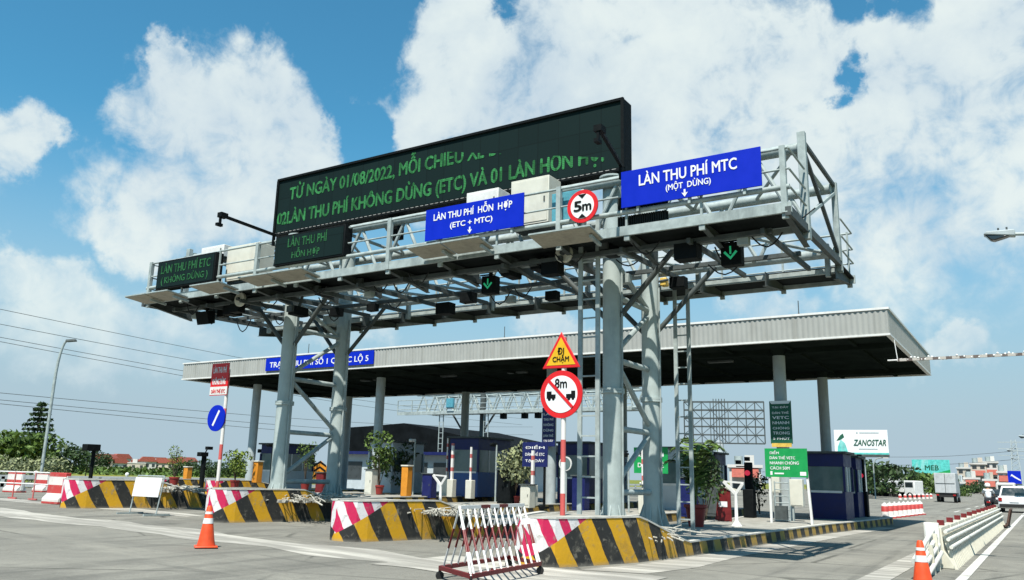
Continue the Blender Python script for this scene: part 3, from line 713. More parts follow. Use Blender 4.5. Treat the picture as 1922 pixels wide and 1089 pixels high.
# ---- 5 m clearance sign with the box behind
def round_sign(name, c, r, y, label, cat):
    t = thing(name, (c[0], y, c[1] - r), label, cat)
    MB().disc(c, r, y, y + .03, 40).build('rim', M['red'], t)
    MB().disc(c, r * .76, y - .006, y + .005, 40).build('face', M['wtext'], t)
    return t
P5 = AY(1093, 387, 14.2)
s5 = round_sign('height_limit_sign', (P5.x, P5.z), .345, 14.2, 'round red rimmed 5 m height limit sign on the gantry rail', 'road sign')
text('lettering', '5', P5.x - .18, P5.x - .02, P5.z - .10, P5.z + .11, 14.192, M['black'], s5, bold=.03)
text('lettering', 'm', P5.x + .01, P5.x + .20, P5.z - .10, P5.z + .03, 14.192, M['black'], s5, bold=.03)
MB().prism([(P5.x - .09, P5.z + .25), (P5.x + .09, P5.z + .25), (P5.x, P5.z + .16)], 14.186, 14.192).prism([(P5.x - .09, P5.z - .25), (P5.x, P5.z - .16), (P5.x + .09, P5.z - .25)], 14.186, 14.192).build('arrow_mark', M['black'], s5)
MB().box((P5.x - .03, 14.23, P5.z - .4), (P5.x + .03, 14.33, P5.z + .3)).build('mounting_bracket', M['galv'], s5)
t = thing('control_box', (-8.05, 14.6, 6.75), 'teal sheet metal box beside the round 5 m sign', 'control box')
MB().box((-8.3, 14.55, 6.75), (-7.6, 14.85, 7.38)).build('body', M['teal'], t, .01); MB().box((-7.6, 14.56, 6.76), (-7.55, 14.84, 7.37)).build('side_cover', M['white'], t)
# ---- cabinets on the walkway
def cabinet(lo, hi, label, mat='cream'):
    t = thing('equipment_cabinet', ((lo[0] + hi[0]) / 2, (lo[1] + hi[1]) / 2, lo[2]), label, 'cabinet', 'pale equipment cabinets on the gantry')
    MB().box(lo, hi).build('body', M[mat], t, .012)
    MB().box((lo[0] + .04, lo[1] - .012, lo[2] + .05), (hi[0] - .04, lo[1] + .003, hi[2] - .05)).build('door', M[mat], t, .004)
    MB().box((hi[0] - .12, lo[1] - .03, (lo[2] + hi[2]) / 2 - .06), (hi[0] - .09, lo[1] - .01, (lo[2] + hi[2]) / 2 + .06)).box((lo[0] + .05, lo[1] + .05, lo[2] - .08), (hi[0] - .05, hi[1] - .05, lo[2])).build('handle', M['steel'], t)
cabinet((-18.9, 14.75, 6.62), (-17.6, 15.3, 7.62), 'large cream cabinet between the two small LED signs')
cabinet((-20.4, 15.0, 7.5), (-19.4, 15.4, 7.85), 'low white cabinet peeking over the far left LED sign', 'white')
cabinet((-9.75, 15.2, 7.02), (-8.75, 15.75, 8.12), 'tall cream cabinet between the blue sign and the 5 m sign')
cabinet((-11.0, 15.2, 7.5), (-10.1, 15.7, 8.05), 'small white cabinet peeking over the middle blue sign', 'white')
# ---- antenna panels tilted under the rail
def antenna(x0, x1, label, z=6.42, grp='flat antenna panels below the gantry rail', out=.75):
    t = thing('tag_reader', ((x0 + x1) / 2, 14.2, z), label, 'tag reader', grp)
    z -= .07; a = [V(x0, 14.32, z - .06), V(x1, 14.32, z - .06), V(x1 + .12, 14.32 - out, z - .02), V(x0 + .12, 14.32 - out, z - .02)]
    n = V(0, 0, -.03)
    MB().hexa(a + [p + n for p in a]).build('plate', M['grate'], t, .004)
    f = MB()
    for i in range(4): f.bar(a[i], a[(i + 1) % 4], .025, .03)
    f.bar((x1 - .1, 14.42, z - .15), (x1 - .02, 14.32 - out * .6, z - .12), .06, .06); f.build('rim', M['galv'], t)
antenna(-21.75, -20.85, 'tilted flat antenna panel at the extreme left, outer of its pair', 6.32)
antenna(-20.8, -19.85, 'tilted flat antenna panel under the far left LED sign, inner of its pair', 6.32)
antenna(-17.0, -15.95, 'tilted flat antenna panel under the left part of the second LED sign', 6.36)
antenna(-15.9, -14.75, 'tilted flat antenna panel under the right part of the second LED sign', 6.36)
antenna(-11.5, -10.6, 'darker tilted antenna panel under the left half of the middle blue sign', 6.44)
antenna(-10.55, -9.6, 'tilted antenna panel under the right half of the middle blue sign', 6.44)
antenna(-8.35, -7.0, 'wide dark antenna panel directly below the round 5 m sign', 6.29, out=.8)
antenna(-18.9, -17.75, 'dark antenna panel under the large cream cabinet', 6.34)
# ---- lane signals
def signal(x, z, s, y, label):
    t = thing('lane_signal', (x, y, z), label, 'lane signal', 'green arrow lane signals under the gantry')
    MB().box((x - s, y, z - s * 1.15), (x + s, y + .25, z + s * 1.15)).build('housing', M['black'], t, .015)
    MB().box((x - s, y - .1, z + s * 1.15), (x + s, y + .0, z + s * 1.2)).box((x - .03, y + .08, z + s * 1.15), (x + .03, y + .16, 6.45)).build('hood', M['black'], t)
    a = MB()
    a.box((x - s * .09, y - .008, z - s * .05), (x + s * .09, y - .001, z + s * .75))
    for q in (-1, 1): a.bar((x + q * s * .62, y - .004, z + s * .15), (x, y - .004, z - s * .5), .006, s * .2, up=(0, 1, 0)) if False else a.hexa([(x + q * s * .70, y - .008, z + s * .12), (x + q * s * .52, y - .008, z + s * .28), (x, y - .008, z - s * .32), (x, y - .008, z - s * .62), (x + q * s * .70, y - .002, z + s * .12), (x + q * s * .52, y - .002, z + s * .28), (x, y - .002, z - s * .32), (x, y - .002, z - s * .62)])
    a.build('arrow_light', M['arrow'], t)
signal(-4.80, 5.87, .20, 15.5, 'black box lane signal with bright green down arrow near the right end')
signal(-10.52, 5.84, .18, 15.5, 'black box lane signal with dim green arrow below the middle blue sign')
t = thing('floodlight', (-20.6, 15.0, 5.7), 'black floodlight box hanging below the left end of the gantry', 'floodlight')
P = AY(387, 600, 15.2)
MB().hexa([(P.x - .25, 15.1, P.z - .16), (P.x + .25, 15.1, P.z - .16), (P.x + .22, 15.35, P.z - .10), (P.x - .22, 15.35, P.z - .10), (P.x - .27, 15.0, P.z + .2), (P.x + .27, 15.0, P.z + .2), (P.x + .24, 15.3, P.z + .24), (P.x - .24, 15.3, P.z + .24)]).build('housing', M['black'], t, .01)
MB().path([(P.x + .28, 15.2, P.z + .3), (P.x + .36, 15.2, P.z + .1), (P.x + .34, 15.2, P.z - .12), (P.x + .24, 15.2, P.z - .15)], .014, 6).bar((P.x, 15.2, P.z + .2), (P.x, 15.2, 6.3), .05).build('bracket', M['black'], t)
t = thing('camera_housing', AY(432, 582, 15.3), 'small dark camera box under the gantry right of the floodlight', 'camera')
P = AY(437, 583, 15.3); MB().cbox((P.x, 15.3, P.z), (.38, .4, .3)).build('body', M['black'], t, .02); MB().cbox((P.x, 15.3, (P.z + .15 + 6.3) / 2), (.08, .08, 6.3 - P.z - .15)).build('bracket', M['black'], t)
for (px, py, lab) in ((450, 562, 'round pale antenna dish under the left part of the gantry'), (1058, 476, 'round pale antenna dish under the 5 m sign')):
    P = AY(px, py, 14.9); t = thing('antenna_dish', P, lab, 'antenna dish', 'round antenna dishes below the walkway')
    MB().tube((P.x, 14.88, P.z), (P.x, 14.96, P.z), .20, 22).build('dish', M['cream'], t, .01)
    MB().tube((P.x, 14.8, P.z), (P.x, 14.88, P.z), .05, 10).bar((P.x, 14.95, P.z), (P.x, 15.3, P.z + .25), .05).build('hub', M['steel'], t)
for (px, py, lab) in ((610, 548, 'between the two left gantry columns'), (960, 512, 'just right of the dim arrow signal'), (690, 535, 'right of the left rear gantry column'), (1015, 500, 'left of the front ladder'), (560, 585, 'against the left front gantry column'), (1145, 470, 'at the head of the right front gantry column')):
    P = AY(px, py, 15.3); t = thing('camera_housing', P, 'dark camera box slung under the gantry ' + lab, 'camera', 'dark camera boxes slung under the truss')
    MB().cbox((P.x, 15.3, P.z), (.26, .5, .24)).build('body', M['black'], t, .02)
    MB().cbox((P.x, 15.02, P.z + .02), (.2, .1, .16)).bar((P.x, 15.3, P.z + .1), (P.x, 15.5, 6.4), .05).build('bracket', M['steel'], t)
P = AY(1247, 530, 18.4); t = thing('warning_lamp', P, 'small yellow lamp unit beside the right rear gantry column', 'lamp')
MB().cbox((P.x, 18.4, P.z), (.16, .2, .2)).build('body', M['ylw'], t, .02); MB().tube((P.x - .2, 18.3, P.z), (P.x + .14, 18.3, P.z + .03), .03, 8).build('bracket', M['steel'], t)

# ------------------------------------------------------------------ toll canopy
KX0, KX1, KY0, KY1, KZ0, KZ1 = -38.5, -3.72, 28.0, 39.2, 6.18, 6.95
can = thing('toll_canopy', (-21, 33.6, .3), 'long flat toll plaza canopy with pale ribbed fascia and dark underside', 'canopy')
def ribbed(a, b_, z0, z1, out, name):
    """corrugated sheet between a and b (plan points), bulging towards out"""
    a, b_ = V(a[0], a[1], 0), V(b_[0], b_[1], 0); L = (b_ - a).length; n = int(L / .0425); bb = MB(); o_ = V(out[0], out[1], 0)
    for k in range(n + 1):
        q = a + (b_ - a) * (k / n) + o_ * (.024 if k % 4 in (1, 2) else 0)
        bb.v += [(q.x, q.y, z0), (q.x, q.y, z1)]
    for k in range(n): bb.face([2 * k, 2 * k + 2, 2 * k + 3, 2 * k + 1])
    return bb.build(name, M['roof'], can)
ribbed((KX0, KY0), (KX1, KY0), KZ0, KZ1, (0, -1), 'fascia'); ribbed((KX1, KY0), (KX1, KY1), KZ0, KZ1, (1, 0), 'fascia')
ribbed((KX1, KY1), (KX0, KY1), KZ0, KZ1, (0, 1), 'fascia'); ribbed((KX0, KY1), (KX0, KY0), KZ0, KZ1, (-1, 0), 'fascia')
tr = MB()
for z0, z1, o_ in ((KZ1, KZ1 + .07, .05), (KZ0 - .06, KZ0, .035)):
    tr.box((KX0 - o_, KY0 - o_, z0), (KX1 + o_, KY0 + .1, z1)); tr.box((KX0 - o_, KY1 - .1, z0), (KX1 + o_, KY1 + o_, z1))
    tr.box((KX1 - .1, KY0 + .1, z0), (KX1 + o_, KY1 - .1, z1)); tr.box((KX0 - o_, KY0 + .1, z0), (KX0 + .1, KY1 - .1, z1))
tr.build('edge_trim', M['white'], can)
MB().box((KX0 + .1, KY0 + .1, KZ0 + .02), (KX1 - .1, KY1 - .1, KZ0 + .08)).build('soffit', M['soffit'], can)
MB().box((KX0 + .1, KY0 + .1, KZ1 - .06), (KX1 - .1, KY1 - .1, KZ1 + .05)).build('roof', M['roof'], can)
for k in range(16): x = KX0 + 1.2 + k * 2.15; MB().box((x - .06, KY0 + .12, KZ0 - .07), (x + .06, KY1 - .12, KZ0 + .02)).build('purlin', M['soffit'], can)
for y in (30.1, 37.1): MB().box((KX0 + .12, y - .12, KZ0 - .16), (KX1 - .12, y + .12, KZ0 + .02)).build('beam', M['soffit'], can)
for x in (-7.7, -17.05, -26.4, -35.0):
    for y in (30.1, 37.1):
        zb = gz(x) + .2; c = MB().tube((x, y, zb), (x, y, KZ0 + .03), .215, 24); co_ = c.build('column', M['greycol'], can)
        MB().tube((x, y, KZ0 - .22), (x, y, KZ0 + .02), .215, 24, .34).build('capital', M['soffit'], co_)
for px, py in ((947, 625), (1499, 585), (579, 660)):
    P = AY(px, py, 30); MB().tube((P.x, 30, KZ1 + .05), (P.x, 30, KZ1 + .5), .05, 8, .03).tube((P.x, 30, KZ1 + .5), (P.x, 30, KZ1 + .95), .018, 6).build('lightning_rod', M['steel'], can)
for x in (-10.5, -15, -20, -24, -29):
    MB().box((x - .5, 32, KZ0 - .05), (x + .5, 32.25, KZ0 + .02)).build('ceiling_lamp', M['steel'], can)
t = thing('name_sign', (-28.4, 27.9, 6.36), 'long blue name board with white letters on the canopy fascia', 'name sign')
MB().box((-32.0, 27.90, 6.28), (-25.0, 27.94, 6.90)).build('panel', M['blue'], t)
text('lettering', 'TRẠM THU PHÍ SỐ 1 QUỐC LỘ 5', -31.7, -25.3, 6.36, 6.84, 27.9, M['wtext'], t, bold=.012)

# ------------------------------------------------------------------ road signs on posts
def post(mb, x, y, z0, z1, r=.045): return mb.tube((x, y, z0), (x, y, z1), r, 12)
px_ = -7.75; py_ = 14.1; zt = gz(-7.6) + .78
t = thing('sign_post', (px_, py_, zt), 'white post with yellow warning triangle above a red no-following-closer circle', 'road sign')
post(MB(), px_, py_ + .06, zt, 4.2, .05).build('post', M['poleband'], t)
P = AY(1053, 740, py_); c = (P.x, P.z); r = .46
MB().disc(c, r, py_, py_ + .03, 48).build('rim', M['red'], t); MB().disc(c, r * .78, py_ - .006, py_ + .005, 48).build('face', M['wtext'], t)
q = V(-.7071, 0, .7071) * r * .78; n_ = V(.7071, 0, .7071) * .03
a_ = V(c[0], 0, c[1])
pts = [a_ + q + n_, a_ - q + n_, a_ - q - n_, a_ + q - n_]
MB().hexa([(p.x, py_ - .016, p.z) for p in pts] + [(p.x, py_ - .010, p.z) for p in pts]).build('slash', M['red'], t)
text('lettering', '8m', c[0] - .13, c[0] + .13, c[1] + .12, c[1] + .30, py_ - .006, M['black'], t, bold=.02)
tr = MB()
for sx in (-1, 1):
    x = c[0] + sx * .215; z = c[1] - .02
    tr.box((x - .10, py_ - .009, z - .06), (x + .10, py_ - .0065, z + .02)); tr.box((x - (.10 if sx < 0 else -.01), py_ - .009, z + .02), (x + (.01 if sx < 0 else .10), py_ - .0065, z + .08))
    tr.disc((x - .04, z - .07), .035, py_ - .0095, py_ - .006, 12); tr.disc((x + .05, z - .07), .03, py_ - .0095, py_ - .006, 12)
tr.build('vehicle_symbols', M['black'], t)
P = AY(1053, 660, py_); zc = P.z; h = .66; zl = AY(1053, 691, py_).z
def tri(s, y0, y1, mat, nm):
    x = P.x; zm = zl + .25; hh = h * s
    MB().prism([(x - .42 * s, zm - .25 * s), (x + .42 * s, zm - .25 * s), (x, zm + (h - .25) * s + .06 * s)], y0, y1).build(nm, mat, t, .012 if s == 1 else 0)
tri(1, py_, py_ + .03, M['red'], 'triangle_rim'); tri(.76, py_ - .006, py_ + .004, M['yellow'], 'triangle_face')
text('lettering', 'ĐI', P.x - .07, P.x + .07, zl + .27, zl + .40, py_ - .006, M['black'], t, bold=.02)
text('lettering', 'CHẬM', P.x - .18, P.x + .18, zl + .10, zl + .26, py_ - .006, M['black'], t, bold=.02)
# red text sign over blue disc on island 3
x3, y3 = AY(405, 900, 15.6).x, 15.6; z3 = gz(-17.75) + .55
t = thing('sign_post', (x3, y3, z3), 'red and white post with red text plate above blue round sign', 'road sign')
post(MB(), x3 + .02, y3 + .06, z3, 4.3, .05).build('post', M['poleband'], t)
P0, P1 = AY(393, 743, y3), AY(431, 681, y3); pw = MB().box((P0.x, y3, P0.z), (P1.x, y3 + .02, P1.z)).build('plate', M['red'], t)
zz = P1.z - P0.z; ww = P1.x - P0.x
MB().box((P0.x + .0, y3 - .004, P0.z + .02), (P1.x, y3 + .001, P0.z + zz * .27)).build('plate_band', M['white'], t)
for s, f0, f1 in (('LÀN THU PHÍ', .70, .93), ('KHÔNG DỪNG', .34, .58)): text('lettering', s, P0.x + ww * .12, P1.x - ww * .12, P0.z + zz * f0, P0.z + zz * f1, y3, M['wtext'], t, bold=.02)
text('lettering', 'DÁN THẺ ETC', P0.x + ww * .1, P1.x - ww * .1, P0.z + zz * .07, P0.z + zz * .22, y3 - .004, M['red'], t, bold=.015)
P = AY(406, 785, y3); MB().disc((P.x, P.z), .37, y3 - .01, y3 + .02, 40).build('blue_disc', M['blue'], t)
q = V(.36, 0, .93) .normalized(); q = V(.42, 0, .75).normalized() * .24; n_ = V(.75, 0, -.42).normalized() * .035; a_ = V(P.x, 0, P.z)
pts = [a_ + q + n_, a_ - q + n_, a_ - q - n_, a_ + q - n_]
MB().hexa([(p.x, y3 - .017, p.z) for p in pts] + [(p.x, y3 - .011, p.z) for p in pts]).build('white_bar', M['wtext'], t)

# ------------------------------------------------------------------ cones
def cone(P, h, label):
    t = thing('traffic_cone', P, label, 'traffic cone'); s = h / .7
    MB().box((-.19 * s, -.19 * s, 0), (.19 * s, .19 * s, .03 * s)).build('base', M['orange'], t, .012 * s, local=True)
    MB().lathe([(.155 * s, .03 * s), (.13 * s, .14 * s), (.045 * s, .67 * s), (.03 * s, .70 * s)], (0, 0, 0), 24).build('body', M['orange'], t, local=True)
    for z0, z1 in ((.40, .49), (.56, .60)):
        f = lambda z: (.13 - (z - .14) * (.085 / .53)) * s + .004
        MB().lathe([(f(z0), z0 * s), (f(z1), z1 * s)], (0, 0, 0), 24).build('reflective_band', M['white'], t, local=True)
    t.rotation_euler.z = random.uniform(0, 1)
P = GZ(386, 1028, .14); cone(V(P.x, P.y, gz(P.x) + .009), .72, 'orange traffic cone standing alone on the road at left')
P = V(-1.68, 14.15, .01); cone(P, .71, 'orange traffic cone at the near end of the white barriers, cut by the frame')

# ------------------------------------------------------------------ rack barrier
P0, P1, PA = GZ(884, 1082, .17), GZ(1014, 1058, .17), GZ(826, 1066, .17)
t = thing('rack_barrier', ((P0.x + P1.x) / 2, (P0.y + P1.y) / 2, .008), 'folding red and white tube barrier on castors beside the nearest island nose', 'barrier')
P0.z = P1.z = PA.z = 0
ax = (P1 - P0); L = ax.length; ax.normalize(); pr = (PA - P0); dep = pr.length; pr.normalize()
zb_ = .17; mid = (P0 + P1) / 2 + pr * dep / 2; H = AY(925, 950, mid.y).z - .05
base = MB()
for k in (0, 1):
    a, b_ = P0 + pr * dep * k, P1 + pr * dep * k; base.bar(a + V(0, 0, zb_), b_ + V(0, 0, zb_), .05, .06, mat=0)
for q in (P0, P1): base.bar(q + V(0, 0, zb_), q + pr * dep + V(0, 0, zb_), .05, .06)
base.bar(P0 + ax * L * .36 + V(0, 0, zb_ + .0), P0 + ax * L * .36 + pr * .2 + V(0, 0, zb_), .05, .05)
base.build('base_frame', M['darkred'], t)
for q in (P0, P1, P0 + pr * dep, P1 + pr * dep):
    w_ = MB(); c = q + V(0, 0, .065); w_.tube(c - pr * .018, c + pr * .018, .06, 14); w_.bar(q + V(0, 0, .065), q + V(0, 0, zb_), .04, .02); w_.build('castor', M['rubber'], t)
tp = P0 + pr * dep / 2 + V(0, 0, H + .05)
n = 11
rail = MB()
for k in range(7):
    a, b_ = tp + ax * L * (.03 + .94 * k / 7), tp + ax * L * (.03 + .94 * (k + 1) / 7); rail.bar(a, b_, .05, .05, mat=1 if k in (2, 4) else 0)
rail.build('top_rail', [M['white'], M['darkred']], t)
def tri_tube(a, b_, nm):
    mb = MB(); r_ = .016
    for f0, f1, mi in ((0, .33, 0), (.33, .66, 1), (.66, 1, 0)): mb.tube(a + (b_ - a) * f0, a + (b_ - a) * f1, r_, 8, mat=mi)
    mb.build(nm, [M['white'], M['darkred']], t)
for k in range(n):
    f = k / (n - 1); topp = tp + ax * L * (.03 + .94 * f)
    tri_tube(P0 + ax * L * (.04 + .92 * f) + V(0, 0, zb_), topp, 'front_bar'); tri_tube(P0 + pr * dep + ax * L * (.04 + .92 * f) + V(0, 0, zb_), topp, 'rear_bar')
for f, z in ((0, 0), (1, 0)):
    tri_tube((P0 if f == 0 else P1) + V(0, 0, zb_), tp + ax * L * (.03 + .94 * f), 'end_bar')

# ------------------------------------------------------------------ blank white A-frame board, plastic barrier and rails at left
Pa, Pb = GZ(243, 974, gz(-22.3)), GZ(292, 972, gz(-22.3)); yv = (Pa.y + Pb.y) / 2; x0, x1 = AY(243, 960, 14.1).x, AY(293, 960, 14.1).x; zg = gz((x0 + x1) / 2)
t = thing('blank_board', ((x0 + x1) / 2, 14.1, zg), 'blank white notice board on a thin grey tube frame on the road', 'notice board')
f = MB()
for x in (x0, x1): f.tube((x, 14.1, zg), (x + .06, 14.2, zg + 1.02), .018, 8).bar((x - .02, 13.75, zg + .03), (x + .02, 14.5, zg + .03), .04, .05)
f.tube((x0 + .06, 14.2, zg + 1.02), (x1 + .06, 14.2, zg + 1.02), .018, 8); f.build('frame', M['galv'], t)
MB().hexa([(x0 + .05, 14.08, zg + .48), (x1 + .03, 14.08, zg + .48), (x1 + .03, 14.10, zg + .48), (x0 + .05, 14.10, zg + .48), (x0 + .05, 14.14, zg + .98), (x1 + .05, 14.14, zg + .98), (x1 + .05, 14.16, zg + .98), (x0 + .05, 14.16, zg + .98)]).build('board', M['white'], t)
def plastic_barrier(px0, px1, py, Y, h, label, grp=None):
    a, b_ = AY(px0, py, Y).x, AY(px1, py, Y).x; zg = gz((a + b_) / 2)
    t = thing('plastic_barrier', ((a + b_) / 2, Y, zg), label, 'plastic barrier', grp)
    pr_ = [(-.24, 0), (.24, 0), (.24, .16), (.11, .30), (.09, h), (-.09, h), (-.11, .30), (-.24, .16)]
    MB().prism(pr_, -(b_ - a) / 2, (b_ - a) / 2, 'x').build('body', M['rwband'], t, .02, local=True)
    MB().box((-(b_ - a) / 2 - .04, -.05, .12), (-(b_ - a) / 2, .05, h - .1)).box(((b_ - a) / 2, -.05, .12), ((b_ - a) / 2 + .04, .05, h - .1)).build('lug', M['white'], t, local=True)
    return t
plastic_barrier(90, 121, 950, 15.0, .95, 'red and white plastic barrier touching the leftmost island nose')
plastic_barrier(12, 38, 935, 21.0, .9, 'faded pink plastic barrier further back behind the thin rails')
plastic_barrier(68, 88, 925, 22.5, .85, 'faded pink plastic barrier half hidden left of the striped barrier')
t = thing('rail_barrier', (-30, 15.6, .36), 'thin white two-rail barrier on low posts at the left edge', 'barrier')
xa, xb = AY(-60, 930, 15.6).x, AY(88, 930, 15.6).x; zg = gz(-30)
f = MB(); f.tube((xa, 15.6, zg + .9), (xb, 15.6, zg + .9), .022, 8); f.tube((xa, 15.6, zg + .52), (xb, 15.6, zg + .52), .022, 8); f.build('rails', M['white'], t)
for k in range(4): x = xa + (xb - xa) * (k + .35) / 4; MB().tube((x, 15.6, zg), (x, 15.6, zg + .92), .025, 8).bar((x - .25, 15.6, zg + .03), (x + .25, 15.6, zg + .03), .05).build('post', M['pink'], t)
# balustrade with ball finials along the far edge of the road
t = thing('road_parapet', (-52, 60, .4), 'low white parapet with round finials along the far edge of the field', 'parapet')
bb = MB(); zz = .12
for y in range(20, 130, 3): bb.box((-51.5, y, zz), (-51.3, y + .2, zz + .7))
bb.box((-51.5, 20, zz + .55), (-51.3, 128, zz + .78)); bb.box((-51.5, 20, zz + .1), (-51.3, 128, zz + .35)); bb.build('rail', M['white'], t)
for y in range(22, 120, 6): MB().ball((-51.4, y, zz + .92), .13, 10).tube((-51.4, y, zz + .75), (-51.4, y, zz + .84), .05, 8).build('finial', M['white'], t)

# ------------------------------------------------------------------ guard barrier at right
grp = 'linked white barriers on the right'
def white_unit(y0, y1, x0, x1, label):
    t = thing('water_barrier', ((x0 + x1) / 2, y0, 0), label, 'barrier', grp); L_ = math.hypot(y1 - y0, x1 - x0)
    pr_ = [(-.26, 0), (.26, 0), (.24, .12), (.10, .34), (.08, .76), (-.08, .76), (-.10, .34), (-.24, .12)]
    MB().prism(pr_, .03, L_ - .03, 'y').build('body', M['guard'], t, .02, local=True)
    rb = MB(); n = 6
    for k in range(n):
        y = L_ * (k + .5) / n
        for sg in (-1, 1): rb.hexa([(sg * .24, y - .07, .0), (sg * .31, y - .05, .0), (sg * .31, y + .05, .0), (sg * .24, y + .07, .0), (sg * .09, y - .05, .6), (sg * .14, y - .035, .6), (sg * .14, y + .035, .6), (sg * .09, y + .05, .6)])
    rb.build('rib', M['guard'], t, local=True)
    rl = MB()
    for z, d in ((.68, .15), (.54, .19), (.40, .23)):
        for sg in (-1, 1): rl.tube((sg * d, 0.0, z), (sg * d, L_, z), .035, 10)
    rl.build('rails', M['guardrail'], t, local=True)
    MB().box((-.06, L_ * .5 - .07, .76), (.06, L_ * .5 + .07, .86)).build('reflector', M['darkred'], t, local=True)
    t.rotation_euler.z = math.atan2(-(x1 - x0), y1 - y0)
for k in range(12):
    y = 18.2 + k * 1.86; lab = '%s unit from the cone in the linked row of white railed barriers' % ORD[k]
    white_unit(y, y + 1.82, -1.86, -1.86, lab)
t = thing('guard_panel', (-1.9, 16.6, 0), 'sloping four-rail end panel running down to the road between cone and barrier row', 'guard rail')
for q, z in enumerate((.72, .58, .44, .30)): MB().tube((-1.90 + q * .035, 18.1, z), (-1.98 + q * .05, 15.7, z - .42 if q < 2 else z - .28), .042, 12).build('rail', M['guardrail'], t)
for y, h_ in ((17.7, .66), (16.9, .50)): MB().bar((-1.82, y, 0), (-1.84, y, h_), .07, .09).build('post', M['guard'], t)
t = thing('corner_block', (-1.92, 18.1, 0), 'white plate block heading the row of linked barriers', 'barrier block'); MB().box((-2.06, 18.05, .1), (-1.80, 18.15, .84)).build('body', M['guardrail'], t, .02); MB().box((-2.03, 18.035, .55), (-1.83, 18.052, .80)).build('face_plate', M['wtext'], t)
t = thing('steel_trestle', (-1.5, 38, 0), 'small dark steel trestle at the far end of the white barriers', 'trestle')
MB().tube((-1.5, 38.5, .1), (-1.5, 41, .1), .04, 6).tube((-1.45, 38.6, .1), (-1.3, 38.7, .7), .035, 6).tube((-1.45, 40.8, .1), (-1.3, 40.6, .7), .035, 6).tube((-1.3, 38.7, .7), (-1.3, 40.6, .7), .035, 6).build('frame', M['brown'], t)
for y in (38.6, 40.8): MB().tube((-1.5, y, 0), (-1.5, y, .12), .08, 8).build('foot', M['rubber'], t)
# red-white barrier rows on the exit side
def posts_row(a, b_, n, lab, g_):
    for k in range(n):
        P = a + (b_ - a) * (k / max(n - 1, 1)); t = thing('delineator_barrier', (P.x, P.y, 0), lab % ORD[k], 'barrier', g_)
        MB().lathe([(.28, 0), (.28, .08), (.17, .11), (.15, .62), (.10, .68), (.02, .70)], (0, 0, 0), 14).build('body', M['rwband'], t, local=True)
        MB().tube((0, 0, .69), (0, 0, .76), .05, 8).build('cap', M['white'], t, local=True)
posts_row(GZ(1662, 974), GZ(1728, 966), 9, '%s red and white barrel from the left in the row beyond the nearest island', 'red and white barrels on the exit side')
posts_row(GZ(1690, 941), GZ(1748, 938), 8, '%s tiny red and white barrel from the left in the far row near the truck', 'far red and white barrels')

# ------------------------------------------------------------------ stick litter on island noses
def sticks(x, y, z, n, lx, ly, label):
    t = thing('stick_pile', (x, y, z), label, 'stick pile'); mb = MB()
    for k in range(n):
        a = V(x + random.uniform(-lx, lx), y + random.uniform(-ly, ly), z + random.uniform(0, .16)); th = random.gauss(2.4, .45); l = random.uniform(.5, 1.3)
        d = V(math.cos(th), math.sin(th), random.uniform(-.12, .12)) * l; a -= d * .5; m_ = a + d * .5 + V(random.uniform(-.05, .05), 0, random.uniform(-.03, .07))
        r_ = random.uniform(.008, .02); mb.path([a, m_, a + d], r_, 5)
        if k % 2: mb.path([m_, m_ + V(d.y, -d.x, .15) * random.uniform(-.35, .35)], r_ * .6, 4)
    mb.build('sticks', M['stick'], t)
    g = MB()
    for k in range(90):
        c = V(x + random.gauss(0, lx * .5), y + random.gauss(0, ly * .55), z + .02); q = random.uniform(.03, .08); v_ = [c + V(random.uniform(-q, q), random.uniform(-q, q), random.uniform(-.3, 1) * q) * 1.4 for _ in range(8)]
        g.hexa([c + V(a_ * q * random.uniform(.6, 1.2), b_ * q * random.uniform(.6, 1.2), e_ * q * random.uniform(.3, .7)) for e_ in (-1, 1) for a_, b_ in ((-1, -1), (1, -1), (1, 1), (-1, 1))])
    g.build('rubble', M['concrete'], t)
sticks(-17.0, 17.0, gz(-17.7) + .50, 170, .75, 1.2, 'tangle of pale sticks and rubble round the left gantry column')
sticks(-11.8, 16.0, gz(-12.4) + .50, 150, .7, 1.1, 'tangle of pale sticks behind the second island nose')
sticks(-6.85, 16.2, gz(-7.6) + .36, 45, .3, .7, 'few pale sticks and chipped concrete beside the right gantry column')
sticks(-23.3, 17.0, gz(-23.9) + .48, 110, .8, 1.1, 'tangle of pale sticks behind the blank board')

# ------------------------------------------------------------------ booths and equipment under the canopy
def booth(x0, x1, y0, y1, zb, h, label, body='navy', lower='navy'):
    t = thing('toll_booth', ((x0 + x1) / 2, y0, zb), label, 'toll booth', 'toll booths under the canopy'); zt_ = zb + h; w0, w1 = zb + h * .42, zb + h * .80
    MB().box((x0, y0, zb), (x1, y1, w0)).build('lower_wall', M[lower], t, .01)
    MB().box((x0, y0, w1), (x1, y1, zt_)).build('upper_wall', M[body], t, .01)
    MB().box((x0 - .12, y0 - .12, zt_), (x1 + .12, y1 + .12, zt_ + .08)).build('roof', M['steel'], t)
    for x in (x0, x1):
        for y in (y0, y1): MB().box((x - .04, y - .04, w0), (x + .04, y + .04, w1)).build('corner_post', M[body], t)
    for (a, c) in (((x0 + .04, y0 + .02), (x1 - .04, y0 + .04)), ((x1 - .04, y0 + .04), (x1 - .02, y1 - .04)), ((x0 + .04, y1 - .04), (x1 - .04, y1 - .02)), ((x0 + .02, y0 + .04), (x0 + .04, y1 - .04))):
        MB().box((a[0], a[1], w0), (c[0], c[1], w1)).build('window', M['glassl'], t)
    mul = MB()
    for k in (1, 2): y = y0 + (y1 - y0) * k / 3; mul.box((x1 - .02, y - .03, w0), (x1 + .012, y + .03, w1))
    mul.box((x0 + .1, y0 - .012, w0 - .05), (x1 - .1, y0 + .0, w0 + .03)); mul.build('window_frame', M['white'], t)
    return t
